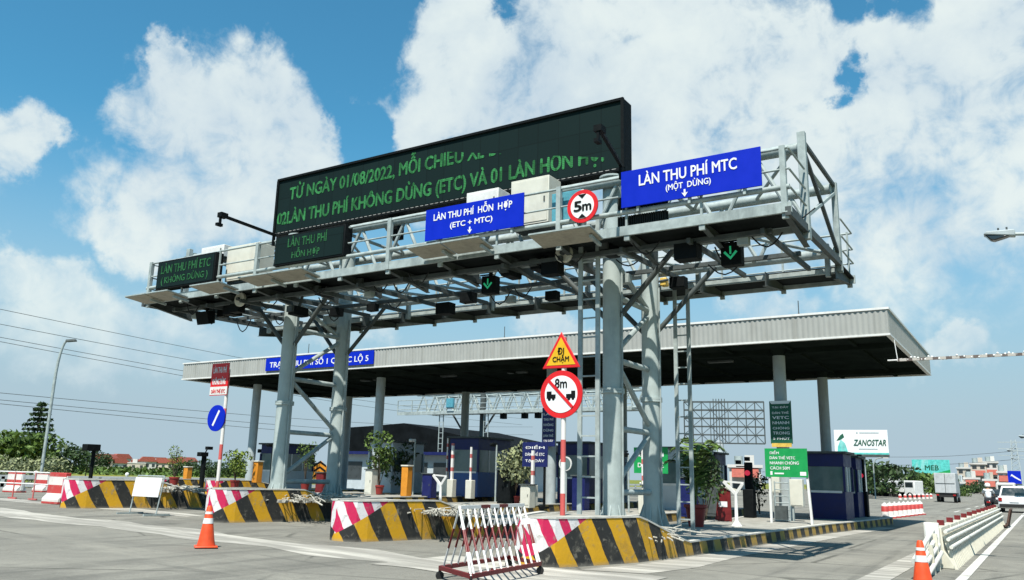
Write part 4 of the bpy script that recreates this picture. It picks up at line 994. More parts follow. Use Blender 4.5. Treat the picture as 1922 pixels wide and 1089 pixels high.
booth(-7.5, -6.2, 32.6, 34.1, top(1), 2.35, 'navy toll booth behind the green board on the nearest island')
booth(-13.3, -11.9, 31.5, 34.0, top(2), 2.35, 'white toll booth half hidden behind the right gantry columns', 'booth', 'booth')
booth(-17.9, -16.4, 32.2, 35, top(3), 2.5, 'navy toll booth glimpsed between the ladder and the gantry column')
booth(-23.2, -21.6, 31.5, 34.2, top(4), 2.6, 'bright blue toll booth with pale glass in the middle of the plaza', 'navy', 'mblue')
booth(-28.2, -26.7, 31.6, 34, top(7), 2.4, 'pale blue toll booth right of the left gantry columns', 'booth', 'booth')
booth(-35.3, -33.8, 31.0, 33.4, top(5), 2.3, 'small pale booth with navy band seen between the left columns', 'navy', 'booth')
def gate(x, y, zb, label, h=1.05, boom=None):
    t = thing('barrier_gate', (x, y, zb), label, 'barrier gate', 'orange barrier machines')
    MB().box((x - .17, y - .17, zb), (x + .17, y + .17, zb + h)).build('housing', M['gate'], t, .02)
    MB().box((x - .2, y - .2, zb + h), (x + .2, y + .2, zb + h + .06)).build('cap', M['cream'], t, .01)
    if boom: MB().bar((x - .22, y - .05, zb + h - .1), (x - .22 + boom[0], y - .05, zb + h - .1 + boom[1]), .05, .09).build('boom', M['vboom'], t)
Pg = AY(762, 925, 28.5); gate(Pg.x, 28.5, top(4), 'orange barrier machine beside the bush in the middle of the plaza', 1.25)
Pg = AY(482, 900, 28.6); gate(Pg.x, 28.6, top(5) + .35, 'orange barrier machine left of the left gantry column', 1.0)
Pg = AY(352, 890, 31.5); gate(Pg.x, 31.5, top(6) + .3, 'small yellow barrier machine behind the red and blue sign post', .8)
# raised booms, stands, signal masts
def mast(px, py, Y, zb, h, label, name='boom_mast', cat='barrier boom', mat='vboom', r=.05):
    P = AY(px, py, Y); t = thing(name, (P.x, Y, zb), label, cat)
    MB().box((P.x - r, Y - r, zb + .6), (P.x + r, Y + r, zb + h)).build('boom', M[mat], t); MB().box((P.x - .15, Y - .15, zb), (P.x + .15, Y + .15, zb + .75)).build('housing', M['cream'], t, .02)
mast(848, 900, 30, top(4), 2.3, 'raised red and white boom left of the bright blue booth')
mast(838, 900, 31.5, top(4), 2.6, 'second raised boom, slimmer, left of the bright blue booth', r=.03)
mast(883, 900, 29, top(4), 2.1, 'raised boom directly in front of the bright blue booth', r=.035)
mast(1208, 905, 27, top(2), 2.4, 'raised pink and white boom behind the right gantry columns')
mast(1000, 890, 27, top(3), 2.0, 'raised boom behind the rack barrier')
def red_light(px, py, Y, zb, ztop, label, lampz):
    P = AY(px, py, Y); x = P.x; t = thing('signal_mast', (x, Y, zb), label, 'traffic light', 'dark signal masts with red lamps')
    MB().box((x - .19, Y - .2, zb), (x + .19, Y + .2, zb + 1.0)).box((x - .13, Y - .12, zb + 1.0), (x + .13, Y + .12, ztop)).build('body', M['black'], t, .03)
    MB().disc((x, lampz), .095, Y - .19, Y - .12, 16).build('lamp', M['lampred'], t)
    MB().bar((x - .45, Y, ztop - .15), (x + .1, Y, ztop - .15), .04).cbox((x - .35, Y - .05, ztop), (.14, .25, .14)).cbox((x - .02, Y - .05, ztop + .12), (.14, .25, .14)).build('camera', M['black'], t)
Y_ = 30.8; P = AY(1405, 888, Y_); red_light(1405, 888, Y_, top(1), AY(1405, 868, Y_).z, 'dark signal mast with lit red lamp left of the green board', P.z)
Y_ = 37.0; P = AY(1617, 893, Y_); red_light(1617, 893, Y_, .26, AY(1617, 862, Y_).z, 'dark signal mast with lit red lamp at the far end of the nearest island', P.z)
for px, Y, lab in ((381, 27, 'dark camera mast behind the red and blue sign post'), (492, 33, 'dark camera mast beside the left gantry column'), (172, 15.5, 'short dark camera mast on the leftmost island nose')):
    P = AY(px, 880, Y); zb = gz(P.x) + (.8 if px == 172 else .3); t = thing('camera_mast', (P.x, Y, zb), lab, 'camera mast')
    h = {381: 1.6, 492: 2.0, 172: .95}[px]
    MB().tube((P.x, Y, zb), (P.x, Y, zb + h), .06 if px == 172 else .12, 10).build('pole', M['black'], t)
    MB().cbox((P.x, Y - .1, zb + h), (.3, .45, .2)).build('camera', M['black'], t, .02)
    if px != 172: MB().path([(P.x, Y, zb + h), (P.x + .2, Y, zb + h + .3), (P.x + .3, Y, zb + h + .35)], .03, 6).cbox((P.x + .3, Y, zb + h + .3), (.2, .3, .15)).build('arm', M['black'], t)
for x0, x1, isl, lab in ((-7.5, -6.3, 1, 'nearest'), (-13.2, -12.0, 2, 'second'), (-18.0, -16.9, 3, 'third'), (-22.9, -21.9, 4, 'fourth')):
    booth(x0, x1, 35.6, 37.0, top(isl), 2.3, 'dark navy rear booth at the far end of the %s island' % lab)
for (px, py, Y, w_, h_, mat_, lab) in ((1290, 940, 28, .5, 1.3, 'navy', 'navy equipment cabinet behind the right rear ladder'), (1335, 930, 29.5, .45, 1.5, 'steel', 'dark steel cabinet left of the warning board'), (1085, 930, 27, .5, 1.2, 'navy', 'navy equipment cabinet behind the front ladder'),
        (1215, 930, 26, .4, 1.0, 'cream', 'cream equipment cabinet behind the right rear column'), (945, 925, 28, .6, 1.3, 'black', 'black equipment cabinet left of the pale flowering bush'), (800, 925, 29, .5, 1.0, 'navy', 'navy equipment cabinet by the white boom rest'), (690, 920, 28.5, .4, 1.1, 'cream', 'pale cabinet left of the broad bush'), (598, 920, 28.0, .45, .9, 'darkred', 'dark red box at the foot of the chevron board'), (985, 935, 26.5, .4, .8, 'cream', 'cream box behind the rack barrier')):
    P = AY(px, py, Y); zb = gz(P.x) + .22; t = thing('control_cabinet', (P.x, Y, zb), lab, 'cabinet')
    MB().box((P.x - w_ / 2, Y, zb), (P.x + w_ / 2, Y + .4, zb + h_)).build('body', M[mat_], t, .012); MB().box((P.x - w_ / 2 + .04, Y - .012, zb + .1), (P.x + w_ / 2 - .04, Y + .004, zb + h_ - .06)).build('door', M[mat_], t, .004)
    MB().box((P.x - w_ / 2 - .04, Y - .05, zb + h_), (P.x + w_ / 2 + .04, Y + .45, zb + h_ + .04)).box((P.x + w_ * .28, Y - .03, zb + h_ * .5), (P.x + w_ * .33, Y - .012, zb + h_ * .6)).build('rain_cap', M['steel'], t)
for (px, Y, h_, lab) in ((1062, 25, 1.6, 'slim pole with a round mirror behind the 8 m sign post'), (1340, 31, 2.4, 'slim pole with a small lamp left of the red signal mast'), (930, 29, 2.3, 'slim pole with a small camera beside the bright blue booth'), (1180, 27.5, 2.0, 'slim pole behind the right gantry columns'), (775, 31, 2.5, 'slim pole with a white camera above the orange machine'), (505, 29.5, 2.2, 'slim pole just left of the left front gantry column')):
    P = AY(px, 920, Y); zb = gz(P.x) + .22; t = thing('equipment_pole', (P.x, Y, zb), lab, 'pole')
    MB().tube((P.x, Y, zb), (P.x, Y, zb + h_), .035, 8).build('pole', M['galv' if px != 505 else 'black'], t)
    if px == 1062: MB().tube((P.x, Y - .06, zb + h_), (P.x, Y - .02, zb + h_), .24, 20).build('mirror', M['white'], t); MB().tube((P.x, Y - .07, zb + h_), (P.x, Y - .061, zb + h_), .20, 20).build('mirror_face', M['glassl'], t)
    else: MB().cbox((P.x - .08, Y - .1, zb + h_), (.16, .34, .14)).cbox((P.x - .08, Y - .3, zb + h_), (.1, .06, .1)).build('camera', M['white' if px == 775 else 'black'], t, .02)
# boom rest stands
for px, py, Y, isl, lab in ((1383, 990, 24.5, 1, 'white boom rest stand on the sunny kerb of the nearest island'), (826, 945, 24, 4, 'white boom rest stand in front of the bright blue booth')):
    P = AY(px, py, Y); x = P.x; zb = top(isl) if isl == 1 else gz(x) + .02; t = thing('boom_rest', (x, Y, zb), lab, 'stand')
    MB().lathe([(.16, 0), (.05, .16), (.045, .95)], (x, Y, zb), 12).build('post', M['white'], t)
    f = MB(); f.bar((x, Y, zb + .9), (x - .35, Y, zb + 1.25), .06, .08); f.bar((x, Y, zb + .9), (x + .22, Y, zb + 1.2), .06, .08); f.bar((x - .35, Y, zb + 1.25), (x + .25, Y, zb + 1.22), .04, .05); f.build('fork', M['white'], t)
# red prism board behind the stand
P = AY(1357, 940, 27); t = thing('warning_board', (P.x, 27, top(1)), 'dark red slanted warning board with a white plate by the boom rest', 'warning board')
z = top(1); MB().prism([(P.x - .28, z), (P.x + .26, z), (P.x + .24, z + .95), (P.x - .12, z + 1.12)], 27, 27.06).build('board', M['darkred'], t); MB().box((P.x - .14, 26.99, z + .45), (P.x + .14, 26.998, z + .62)).build('plate', M['wtext'], t)
MB().bar((P.x - .36, 26.97, z + 1.2), (P.x + .6, 26.97, z + .95), .05, .06).build('rail', M['cream'], t)
# green boards and banners
yb = 27.6; P0, P1 = AY(1437, 895, yb), AY(1514, 842, yb)
t = thing('notice_board', ((P0.x + P1.x) / 2, yb, top(1)), 'bright green board on two white posts with lines of white text', 'notice board')
MB().box((P0.x, yb, P0.z), (P1.x, yb + .04, P1.z)).build('panel', M['green'], t)
f = MB()
for x, q in ((P0.x + .12, 0), (P1.x - .08, .12)): f.bar((x, yb + .07, P1.z - .1), (x + q, yb + .05, top(1)), .07, .07)
f.build('leg', M['white'], t)
for s, a, c, d0, d1 in (('ĐIỂM', .12, .34, .80, .93), ('DÁN THẺ VETC', .12, .72, .62, .75), ('NHANH CHÓNG', .12, .80, .44, .57), ('CÁCH 50M', .12, .58, .26, .39)):
    w_, h_ = P1.x - P0.x, P1.z - P0.z; text('lettering', s, P0.x + w_ * a, P0.x + w_ * c, P0.z + h_ * d0, P0.z + h_ * d1, yb, M['wtext'], t, bold=.015)
w_, h_ = P1.x - P0.x, P1.z - P0.z
MB().box((P0.x + w_ * .82, yb - .005, P0.z + h_ * .06), (P0.x + w_ * .96, yb - .001, P0.z + h_ * .19)).box((P0.x + w_ * .12, yb - .005, P0.z + h_ * .07), (P0.x + w_ * .17, yb - .001, P0.z + h_ * .2)).box((P0.x + w_ * .22, yb - .005, P0.z + h_ * .10), (P0.x + w_ * .44, yb - .001, P0.z + h_ * .15)).build('logo_plate', M['wtext'], t)
def banner(px0, py0, px1, py1, Y, mat, lines, label, top_white=False, name='banner', nb=.012):
    P0, P1 = AY(px0, py1, Y), AY(px1, py0, Y); t = thing(name, ((P0.x + P1.x) / 2, Y, P0.z), label, 'banner')
    MB().box((P0.x, Y, P0.z), (P1.x, Y + .03, P1.z)).build('panel', M[mat], t)
    w_, h_ = P1.x - P0.x, P1.z - P0.z
    for i, s in enumerate(lines):
        f1 = .88 - i * (.84 / len(lines)); f0 = f1 - .55 * .84 / len(lines)
        text('lettering', s, P0.x + w_ * .12, P1.x - w_ * .12, P0.z + h_ * f0, P0.z + h_ * f1, Y, M['wtext'], t, bold=nb)
    if top_white: MB().prism([(P0.x, P1.z), (P1.x, P1.z), (P1.x - w_ * .1, P1.z - h_ * .07), (P0.x + w_ * .1, P1.z - h_ * .07)], Y - .006, Y - .001).build('crest_band', M['wtext'], t)
    return t
banner(1447, 752, 1484, 833, 29.7, 'dgreen', ['TẠI ĐÂY', 'DÁN THẺ', 'VETC', 'NHANH', 'CHÓNG', 'TRONG', '5 PHÚT'], 'dark green vertical banner tied to the right canopy column', True)
banner(1017, 765, 1042, 838, 29.7, 'navy', ['LÀN', 'THU PHÍ', 'KHÔNG', 'DỪNG', 'DÁN THẺ', 'TẠI ĐÂY'], 'navy vertical banner on a canopy column behind the 8 m sign')
banner(980, 830, 1028, 876, 27.5, 'navy', ['ĐIỂM', 'DÁN THẺ ETC', 'TẠI ĐÂY'], 'navy board with white text left of the 8 m sign post')
banner(1190, 840, 1253, 888, 30.0, 'green', ['ĐIỂM', 'DÁN THẺ'], 'pale green board half hidden behind the right rear gantry column')
MBp = MB(); P = AY(1022, 880, 27.55); MBp.tube((P.x, 27.56, top(3) - .1), (P.x, 27.56, P.z + .1), .05, 8)
t = thing('sign_pole', (P.x, 27.56, top(3)), 'slim black pole carrying the navy text board', 'pole'); MBp.build('pole', M['black'], t); MB().box((P.x - .14, 27.44, top(3) - .1), (P.x + .14, 27.68, top(3) - .02)).build('foot_plate', M['black'], t)
P = AY(1452, 835, 29.6); t = thing('caution_band', (-7.7, 29.7, 2.6), 'orange band wrapped round the column below the green banner', 'band'); P0, P1 = AY(1449, 838, 29.7), AY(1486, 832, 29.7)
MB().box((P0.x, 29.68, P0.z - .02), (P1.x, 29.71, P1.z)).build('strap', M['ylw'], t)
# hand truck and boxes below the green board
yb = 29.2; z = top(1)
t = thing('hand_truck', (AY(1468, 950, yb).x, yb, z), 'small grey steel rack with rungs under the green board', 'hand truck'); f = MB()
xa, xb = AY(1455, 940, yb).x, AY(1482, 940, yb).x
for x in (xa, xb): f.tube((x, yb, z), (x, yb, z + 1.3), .022, 8)
for k in range(6): f.tube((xa, yb, z + .15 + k * .22), (xb, yb, z + .15 + k * .22), .018, 8)
f.box((xa, yb - .3, z + .02), (xb, yb, z + .05)); f.build('frame', M['galv'], t); MB().box((xa + .05, yb - .25, z + .05), (xb - .05, yb - .03, z + .5)).build('box', M['steel'], t)
for (px0, py0, px1, py1, lab) in ((1484, 900, 1506, 950, 'cream meter cabinet on the column under the green board'), (1449, 895, 1463, 925, 'small white box under the left side of the green board')):
    P0, P1 = AY(px0, py1, 29.5), AY(px1, py0, 29.5); t = thing('meter_box', ((P0.x + P1.x) / 2, 29.5, P0.z), lab, 'meter box')
    MB().box((P0.x, 29.45, P0.z), (P1.x, 29.7, P1.z)).build('body', M['cream'], t, .01); MB().box((P0.x + .03, 29.438, P0.z + .04), (P1.x - .03, 29.45, P1.z - .04)).build('door', M['cream'], t); MB().box((P0.x + .05, 29.5, z - .02), (P0.x + .1, 29.6, P0.z)).build('leg', M['galv'], t)
# chevron board and small things in the middle plaza
P = AY(600, 885, 29.5); t = thing('chevron_board', (P.x, 29.5, gz(P.x)), 'small black and orange chevron board between the left gantry columns', 'warning board')
zc = P.z; zg = gz(P.x)
MB().prism([(P.x - .42, zc - .35), (P.x + .42, zc - .35), (P.x + .42, zc + .25), (P.x, zc + .5), (P.x - .42, zc + .25)], 29.5, 29.54).build('panel', M['gate'], t)
for k in range(3): z_ = zc - .3 + k * .25; MB().prism([(P.x - .4, z_), (P.x, z_ + .2), (P.x + .4, z_), (P.x + .4, z_ + .1), (P.x, z_ + .3), (P.x - .4, z_ + .1)], 29.49, 29.498).build('chevron', M['black'], t)
MB().bar((P.x, 29.56, zg), (P.x, 29.56, zc), .06).build('post', M['galv'], t)
for (px, Y, lab) in ((565, 27, 'dark red plastic crate stack between the left gantry columns'), (1030, 33, 'pink plastic tub by the booth')):
    pass
# ------------------------------------------------------------------ plants
def leaves(mb, c, rad, n, size, flat=1.0, jit=1.0, shell=.55):
    for _ in range(n):
        d = V(random.gauss(0, 1), random.gauss(0, 1), random.gauss(0, 1)).normalized(); k = (shell + (1 - shell) * random.random() ** .6)
        P = V(c[0] + d.x * rad[0] * k, c[1] + d.y * rad[1] * k, c[2] + d.z * rad[2] * k)
        a = V(random.gauss(0, 1), random.gauss(0, 1), random.gauss(0, 1) * flat).normalized() * size * random.uniform(.6, 1.3); b_ = a.cross(V(random.gauss(0, 1), random.gauss(0, 1), random.gauss(0, 1))).normalized() * a.length * .55
        mb.poly([P - a, P - b_ * .8, P + a, P + b_])
def tree(name, x, y, z, h, w, mat, label, cat='tree', grp=None, n=900, size=None, clumps=9, trunk=.3, trunk_r=None):
    t = thing(name, (x, y, z), label, cat, grp); th = h * trunk; r_ = trunk_r or h * .022
    tk = MB().tube((x, y, z - .1), (x + random.uniform(-.02, .02) * h, y, z + th), r_, 8, r_ * .7)
    cl = []
    for k in range(clumps):
        a = random.random() * 6.283; rr = random.random() ** .5 * w * .34; zz_ = z + th + (h - th) * random.uniform(.15, .82)
        c = (x + math.cos(a) * rr, y + math.sin(a) * rr, zz_); s = random.uniform(.26, .42)
        cl.append((c, (w * s * .75, w * s * .75, (h - th) * s * .62)))
    for c, r3 in cl[:6]: tk.tube((x, y, z + th * .9), c, r_ * .5, 6, r_ * .15)
    tk.build('trunk', M['bark'], t)
    mb = MB(); size = size or w * .05
    for c, r3 in cl: leaves(mb, c, r3, n // clumps, size)
    mb.build('crown', M[mat], t); return t
def conifer(x, y, z, h, w, label):
    t = thing('pine_tree', (x, y, z), label, 'tree'); MB().tube((x, y, z), (x, y, z + h), h * .02, 8, .02).build('trunk', M['bark'], t); mb = MB()
    for k in range(16):
        f = k / 15; zz_ = z + h * (.12 + .86 * f); rr = w / 2 * (1 - f) ** .8 + .15
        for j in range(9):
            a = random.random() * 6.283; d = V(math.cos(a), math.sin(a), -.1)
            for q in range(5): leaves(mb, tuple(V(x, y, zz_) + d * rr * (q + 1) / 5), (.28, .28, .12), 4, .2)
    mb.build('crown', M['leafd'], t)
def shrub(P, z, h, w, mat, label, cat='shrub', n=350, pot=None, grp=None, size=None):
    t = thing('potted_shrub' if pot else 'shrub', (P.x, P.y, z), label, cat, grp)
    if pot: MB().lathe([(.20 * pot, 0), (.27 * pot, .4 * pot), (.30 * pot, .42 * pot), (.30 * pot, .5 * pot), (.25 * pot, .5 * pot), (.24 * pot, .42 * pot)], (P.x, P.y, z), 18).build('pot', M['pot'], t); z0 = z + .45 * pot
    else: z0 = z
    st = MB()
    for k in range(6): st.tube((P.x, P.y, z0), (P.x + random.uniform(-.3, .3) * w, P.y + random.uniform(-.3, .3) * w, z0 + h * random.uniform(.5, .85)), .02, 5, .008)
    st.build('stem', M['bark'], t)
    mb = MB()
    for k in range(7):
        c = (P.x + random.uniform(-.28, .28) * w, P.y + random.uniform(-.28, .28) * w, z0 + h * random.uniform(.35, .85)); leaves(mb, c, (w * .27, w * .27, h * .22), n // 7, size or w * .055)
    mb.build('foliage', M[mat], t); return t
def palm(P, z, h, label, pot=.9, n=11):
    t = thing('potted_palm', (P.x, P.y, z), label, 'potted palm'); MB().lathe([(.20 * pot, 0), (.28 * pot, .5 * pot), (.33 * pot, .52 * pot), (.33 * pot, .6 * pot), (.27 * pot, .6 * pot), (.25 * pot, .5 * pot)], (P.x, P.y, z), 18).build('pot', M['pot'], t)
    z0 = z + .55 * pot; mb = MB(); st = MB()
    for k in range(n):
        a = k * 2.4 + random.random(); reach = h * random.uniform(.25, .5); hh = h * random.uniform(.6, 1.0); prev = V(P.x, P.y, z0)
        for q in range(1, 9):
            f = q / 8; cur = V(P.x + math.cos(a) * reach * f ** 1.4, P.y + math.sin(a) * reach * f ** 1.4, z0 + hh * math.sin(f * 1.9) / .95 * .95)
            st.tube(prev, cur, .014, 5)
            if q > 2:
                d = (cur - prev).normalized()
                for sg in (-1, 1):
                    s = V(-math.sin(a), math.cos(a), 0) * sg
                    for e in (0, .5):
                        b0 = prev + (cur - prev) * e; tipp = b0 + s * .34 * (1.15 - f * .5) + d * .22 - V(0, 0, .10); mb.poly([b0, b0 + d * .05, tipp, b0 - d * .02 + s * .1])
            prev = cur
    st.build('stem', M['leafm'], t); mb.build('fronds', M['leafm'], t)
P = AY(1306, 960, 23.0); palm(V(P.x, 23.0, 0), top(1), 1.95, 'palm in a big red pot behind the right rear ladder', 1.0, 14)
P = AY(1322, 930, 26.5); shrub(V(P.x, 26.5, 0), top(1), 2.3, 1.6, 'leafd', 'dark leafy shrub behind the potted palm', n=700)
P = AY(327, 900, 28.0); shrub(V(P.x, 28, 0), gz(P.x) + .35, 1.75, .95, 'leafy', 'tall yellow green potted shrub left of the red and blue sign', pot=.9, n=420)
P = AY(441, 905, 27.5); shrub(V(P.x, 27.5, 0), gz(P.x) + .3, 1.45, 1.5, 'leafy', 'round yellow green potted shrub right of the red and blue sign', pot=.8, n=600)
P = AY(574, 890, 29); shrub(V(P.x, 29, 0), gz(P.x) + .3, 1.8, 1.1, 'leafm', 'leafy green potted shrub between the left gantry columns', pot=.8, n=450)
P = AY(712, 900, 29.0); shrub(V(P.x, 29, 0), top(7), 2.3, 1.8, 'leafm', 'broad leafy bush by the canopy column in mid plaza', pot=.8, n=800)
P = AY(737, 905, 32.0); shrub(V(P.x, 32, 0), top(7) - .2, 2.6, 2.0, 'leafd', 'dark bush behind the orange barrier machine', n=700)
P = AY(967, 900, 28.5); shrub(V(P.x, 28.5, 0), top(3) - .1, 2.2, 1.9, 'leafp', 'pale flowering bush right of the bright blue booth', pot=.8, n=800)
P = AY(1425, 935, 34); shrub(V(P.x, 34, 0), top(1), 1.6, 1.2, 'leafd', 'dark shrub behind the red signal mast', n=350)

# ------------------------------------------------------------------ background left
def BG(px, py, dist):                  # point at a horizontal distance along the view of a pixel
    d = ray(px, py); k = dist / math.hypot(d.x, d.y); return V(d.x * k, d.y * k, CH + d.z * k)
P = BG(72, 800, 88); conifer(P.x, P.y, -.5, 7.6, 5.2, 'tall dark conifer behind the left lamp post')
for i, (px, dist, h, w, mat, lab) in enumerate([(-20, 80, 4.7, 8, 'leafm', 'broad green tree cut by the left frame edge'), (22, 82, 4.5, 7, 'leafm', 'broad green tree left of the conifer'), (92, 92, 3.9, 5.5, 'leafd', 'dark tree right of the conifer'),
        (128, 150, 5.8, 6.5, 'leafd', 'dark round tree at the left edge of the field'), (162, 165, 5.4, 5.5, 'leafd', 'second dark round tree at the edge of the field'), (196, 260, 6, 7, 'leafd', 'dark tree behind the far houses'), (350, 150, 3.4, 5, 'leafd', 'dark tree behind the potted shrub'), (385, 130, 3.6, 4.5, 'leafd', 'dark tree behind the red and blue sign'), (430, 150, 3.8, 5, 'leafd', 'dark tree behind the round shrub'), (560, 120, 4.5, 6, 'leafd', 'dark tree behind the left gantry columns')]):
    P = BG(px, 880, dist); tree('broadleaf_tree', P.x, P.y, -.5, h, w, mat, lab, n=1500, size=w * .035, clumps=11, trunk=.2)
for px, dist, lab in ((5, 62, 'pale silvery bush at the left frame edge'), (45, 63, 'pale silvery bush left of the lamp post'), (92, 66, 'pale silvery bush right of the lamp post')):
    P = BG(px, 885, dist); shrub(V(P.x, P.y, 0), -.35, 2.4, 3.4, 'leafp', lab, n=900, size=.11)
# band of low crops and hedges in the field
mb = MB()
for k in range(2400):
    dist = random.uniform(235, 300); px = random.uniform(115, 700)
    P = BG(px, 880, dist); hgt = 1.9 if dist > 200 else .25; leaves(mb, (P.x, P.y, -.5 + random.random() * hgt), (1.8, 1.8, .3), 1, .8 if dist > 200 else .4)
tag(mb.build('hedge', M['leafm']), 'low green hedge and crop rows across the far field', 'hedge', kind='stuff')
# village houses
for i in range(17):
    px = 192 + i * 9.5 + random.uniform(-2, 2); w = random.uniform(7, 10.5); h = random.uniform(3.4, 6.5); wm = random.choice(['wall', 'wallw', 'wallw']); dp = 8
    P = BG(px, 872, 420 + 45 * (i % 3)); d = V(P.x, P.y, 0).normalized(); s = V(d.y, -d.x, 0)
    t = thing('village_house', (P.x, P.y, -.5), 'distant small house beyond the field, number %s from the left in the village row' % NTH[i], 'house', 'village houses beyond the field'); t.rotation_euler.z = math.atan2(s.y, s.x) + random.uniform(-.3, .3)
    MB().box((-w / 2, 0, 0), (w / 2, dp, h)).build('wall', M[wm], t, local=True)
    if i % 4 == 2: MB().box((-w / 2 - .2, -.2, h), (w / 2 + .2, dp + .2, h + .4)).box((-1, 2, h + .4), (1, 4, h + 2)).build('roof', M['wallw'], t, local=True)
    else: MB().prism([(-w / 2 - .5, h), (w / 2 + .5, h), (w / 2 - 1.6, h + 2.2), (-w / 2 + 1.6, h + 2.2)], -.5, dp + .5).build('roof', M['tile'], t, local=True)
    for k in range(3): x = -w / 2 + w * (k + .5) / 3; MB().box((x - .6, -.05, h * .5), (x + .6, -.01, h * .8)).build('window', M['pane'], t, local=True)
# left street lamp
P = GZ(77, 892, -.3); P = BG(77, 890, 62); L0 = V(P.x, P.y, -.35)
t = thing('street_lamp', L0, 'tall grey street lamp with curved arm at far left', 'street lamp')
zt_ = BG(133, 640, 62).z; side = Rt
pts = [L0, L0 + V(0, 0, (zt_ + .35) * .72)]
for k in range(1, 7): f = k / 6; pts.append(L0 + V(0, 0, (zt_ + .35) * (.72 + .275 * math.sin(f * 1.5))) + side * (.45 * (1 - math.cos(f * 1.5))))
po = MB(); n = len(pts)
for i in range(n - 1): po.tube(pts[i], pts[i + 1], .10 - .04 * i / n, 10, .10 - .04 * (i + 1) / n)
po.build('pole', M['galv'], t); e = pts[-1]
MB().hexa([e + V(0, -.12, -.08), e + side * .62 + V(0, -.12, -.02), e + side * .62 + V(0, .12, -.02), e + V(0, .12, -.08), e + V(0, -.08, .1), e + side * .55 + V(0, -.08, .14), e + side * .55 + V(0, .08, .14), e + V(0, .08, .1)]).build('lamp_head', M['steel'], t, .03)
# overhead wires
for i, ((ax_, ay_), (bx_, by_)) in enumerate([((0, 578), (420, 672)), ((0, 607), (400, 690)), ((0, 632), (480, 720)), ((0, 640), (480, 730)), ((0, 742), (500, 776)), ((0, 755), (500, 790)), ((0, 762), (500, 800))]):
    a = BG(ax_ - 60, ay_ - 10, 85); b_ = BG(bx_ + 500, by_ + (by_ - ay_) * .75, 170); mb = MB(); pts = [a + (b_ - a) * (k / 10) - V(0, 0, 1.0 * math.sin(math.pi * k / 10)) for k in range(11)]
    mb.path(pts, .026, 5); tag(mb.build('overhead_wire', M['wire']), '%s from the top of the thin dark wires crossing the sky at left' % ORD[i], 'wire', 'overhead wires at left')
# large shed behind the plaza
P0, P1 = BG(655, 860, 84), BG(985, 870, 72); d = (P1 - P0); d.z = 0; Ls = d.length; ang = math.atan2(d.y, d.x)
t = thing('warehouse', (P0.x, P0.y, 0), 'long dark roofed warehouse behind the toll plaza', 'warehouse'); t.rotation_euler.z = ang
hh = 4.6; MB().box((0, 0, 0), (Ls, 14, 3.2)).build('wall', M['booth'], t, local=True)
MB().prism([(-1, 3.0), (Ls + 1, 3.0), (Ls + 1, 3.7), (Ls * .38, 6.1), (Ls * .2, 5.9), (-1, 5.7)], -1.2, 15).build('roof', M['shed'], t, local=True)
for k in range(6): x = Ls * (k + .3) / 6; MB().box((x, -.06, 0), (x + Ls * .09, -.01, 2.5)).build('door', M['pane' if k % 2 else 'mblue'], t, local=True)
# low white office building
P0, P1 = BG(640, 905, 62), BG(890, 915, 56); d = P1 - P0; d.z = 0
t = thing('office_building', (P0.x, P0.y, .2), 'low pale office building with dark windows behind the booths', 'office building'); t.rotation_euler.z = math.atan2(d.y, d.x)
MB().box((0, 0, 0), (d.length, 6, 2.6)).build('wall', M['booth'], t, local=True); MB().box((-.4, -.5, 2.6), (d.length + .4, 6.4, 2.8)).build('roof', M['navy'], t, local=True)
for k in range(6): x = d.length * (k + .25) / 6; MB().box((x, -.05, .9), (x + 1.3, -.005, 2.1)).build('window', M['pane'], t, local=True)
# second gantry beyond the canopy
g2 = thing('sign_gantry', (-36, 56, .2), 'second lattice gantry beyond the canopy, seen from behind', 'gantry')
Y0, Y1 = 55.0, 57.2; gx0, gx1 = AY(765, 775, Y0).x, AY(1200, 785, Y0).x; za, zb2 = 6.55, 8.0
for y in (Y0, Y1):
    for z_ in (za, zb2): MB().tube((gx0 + 1, y, z_), (gx1, y, z_), .10, 10).build('chord_pipe', M['galv'], g2)
nn = 16
for k in range(nn):
    xa, xb = gx0 + 1 + (gx1 - gx0 - 1) * k / nn, gx0 + 1 + (gx1 - gx0 - 1) * (k + 1) / nn; xm = (xa + xb) / 2
    for y in (Y0, Y1): MB().tube((xa, y, za), (xm, y, zb2), .065, 6).tube((xm, y, zb2), (xb, y, za), .065, 6).build('lattice_bar', M['galv'], g2)
    MB().tube((xa, Y0, za), (xb, Y1, za), .045, 6).tube((xa, Y0, zb2), (xb, Y1, zb2), .045, 6).build('plan_bracing', M['galv'], g2)
w2 = MB().box((gx0, Y0 - 1.3, za - .22), (gx1, Y0 - .2, za - .16)).box((gx0, Y0 - 1.34, za - .3), (gx1, Y0 - 1.28, za - .05)).build('walkway', M['galv'], g2)
r2 = MB()
for z_ in (.35, .7, 1.1): r2.tube((gx0, Y0 - 1.3, za - .2 + z_), (gx1, Y0 - 1.3, za - .2 + z_), .03, 6)
for k in range(15): x = gx0 + (gx1 - gx0) * k / 14; r2.bar((x, Y0 - 1.3, za - .2), (x, Y0 - 1.3, za + .9), .06)
r2.build('railing', M['galv'], g2)
for px in (872, 905):
    for y in (Y0, Y1): x = AY(px, 820, y).x; MB().tube((x, y, gz(-30)), (x, y, zb2), .24, 14).build('column', M['steel'], g2)
x = AY(888, 800, Y0).x
for sg in (-1, 1): MB().tube((x + sg * .3, Y0, 4.0), (x + sg * 2.2, Y0, za), .08, 8).build('knee_brace', M['steel'], g2)
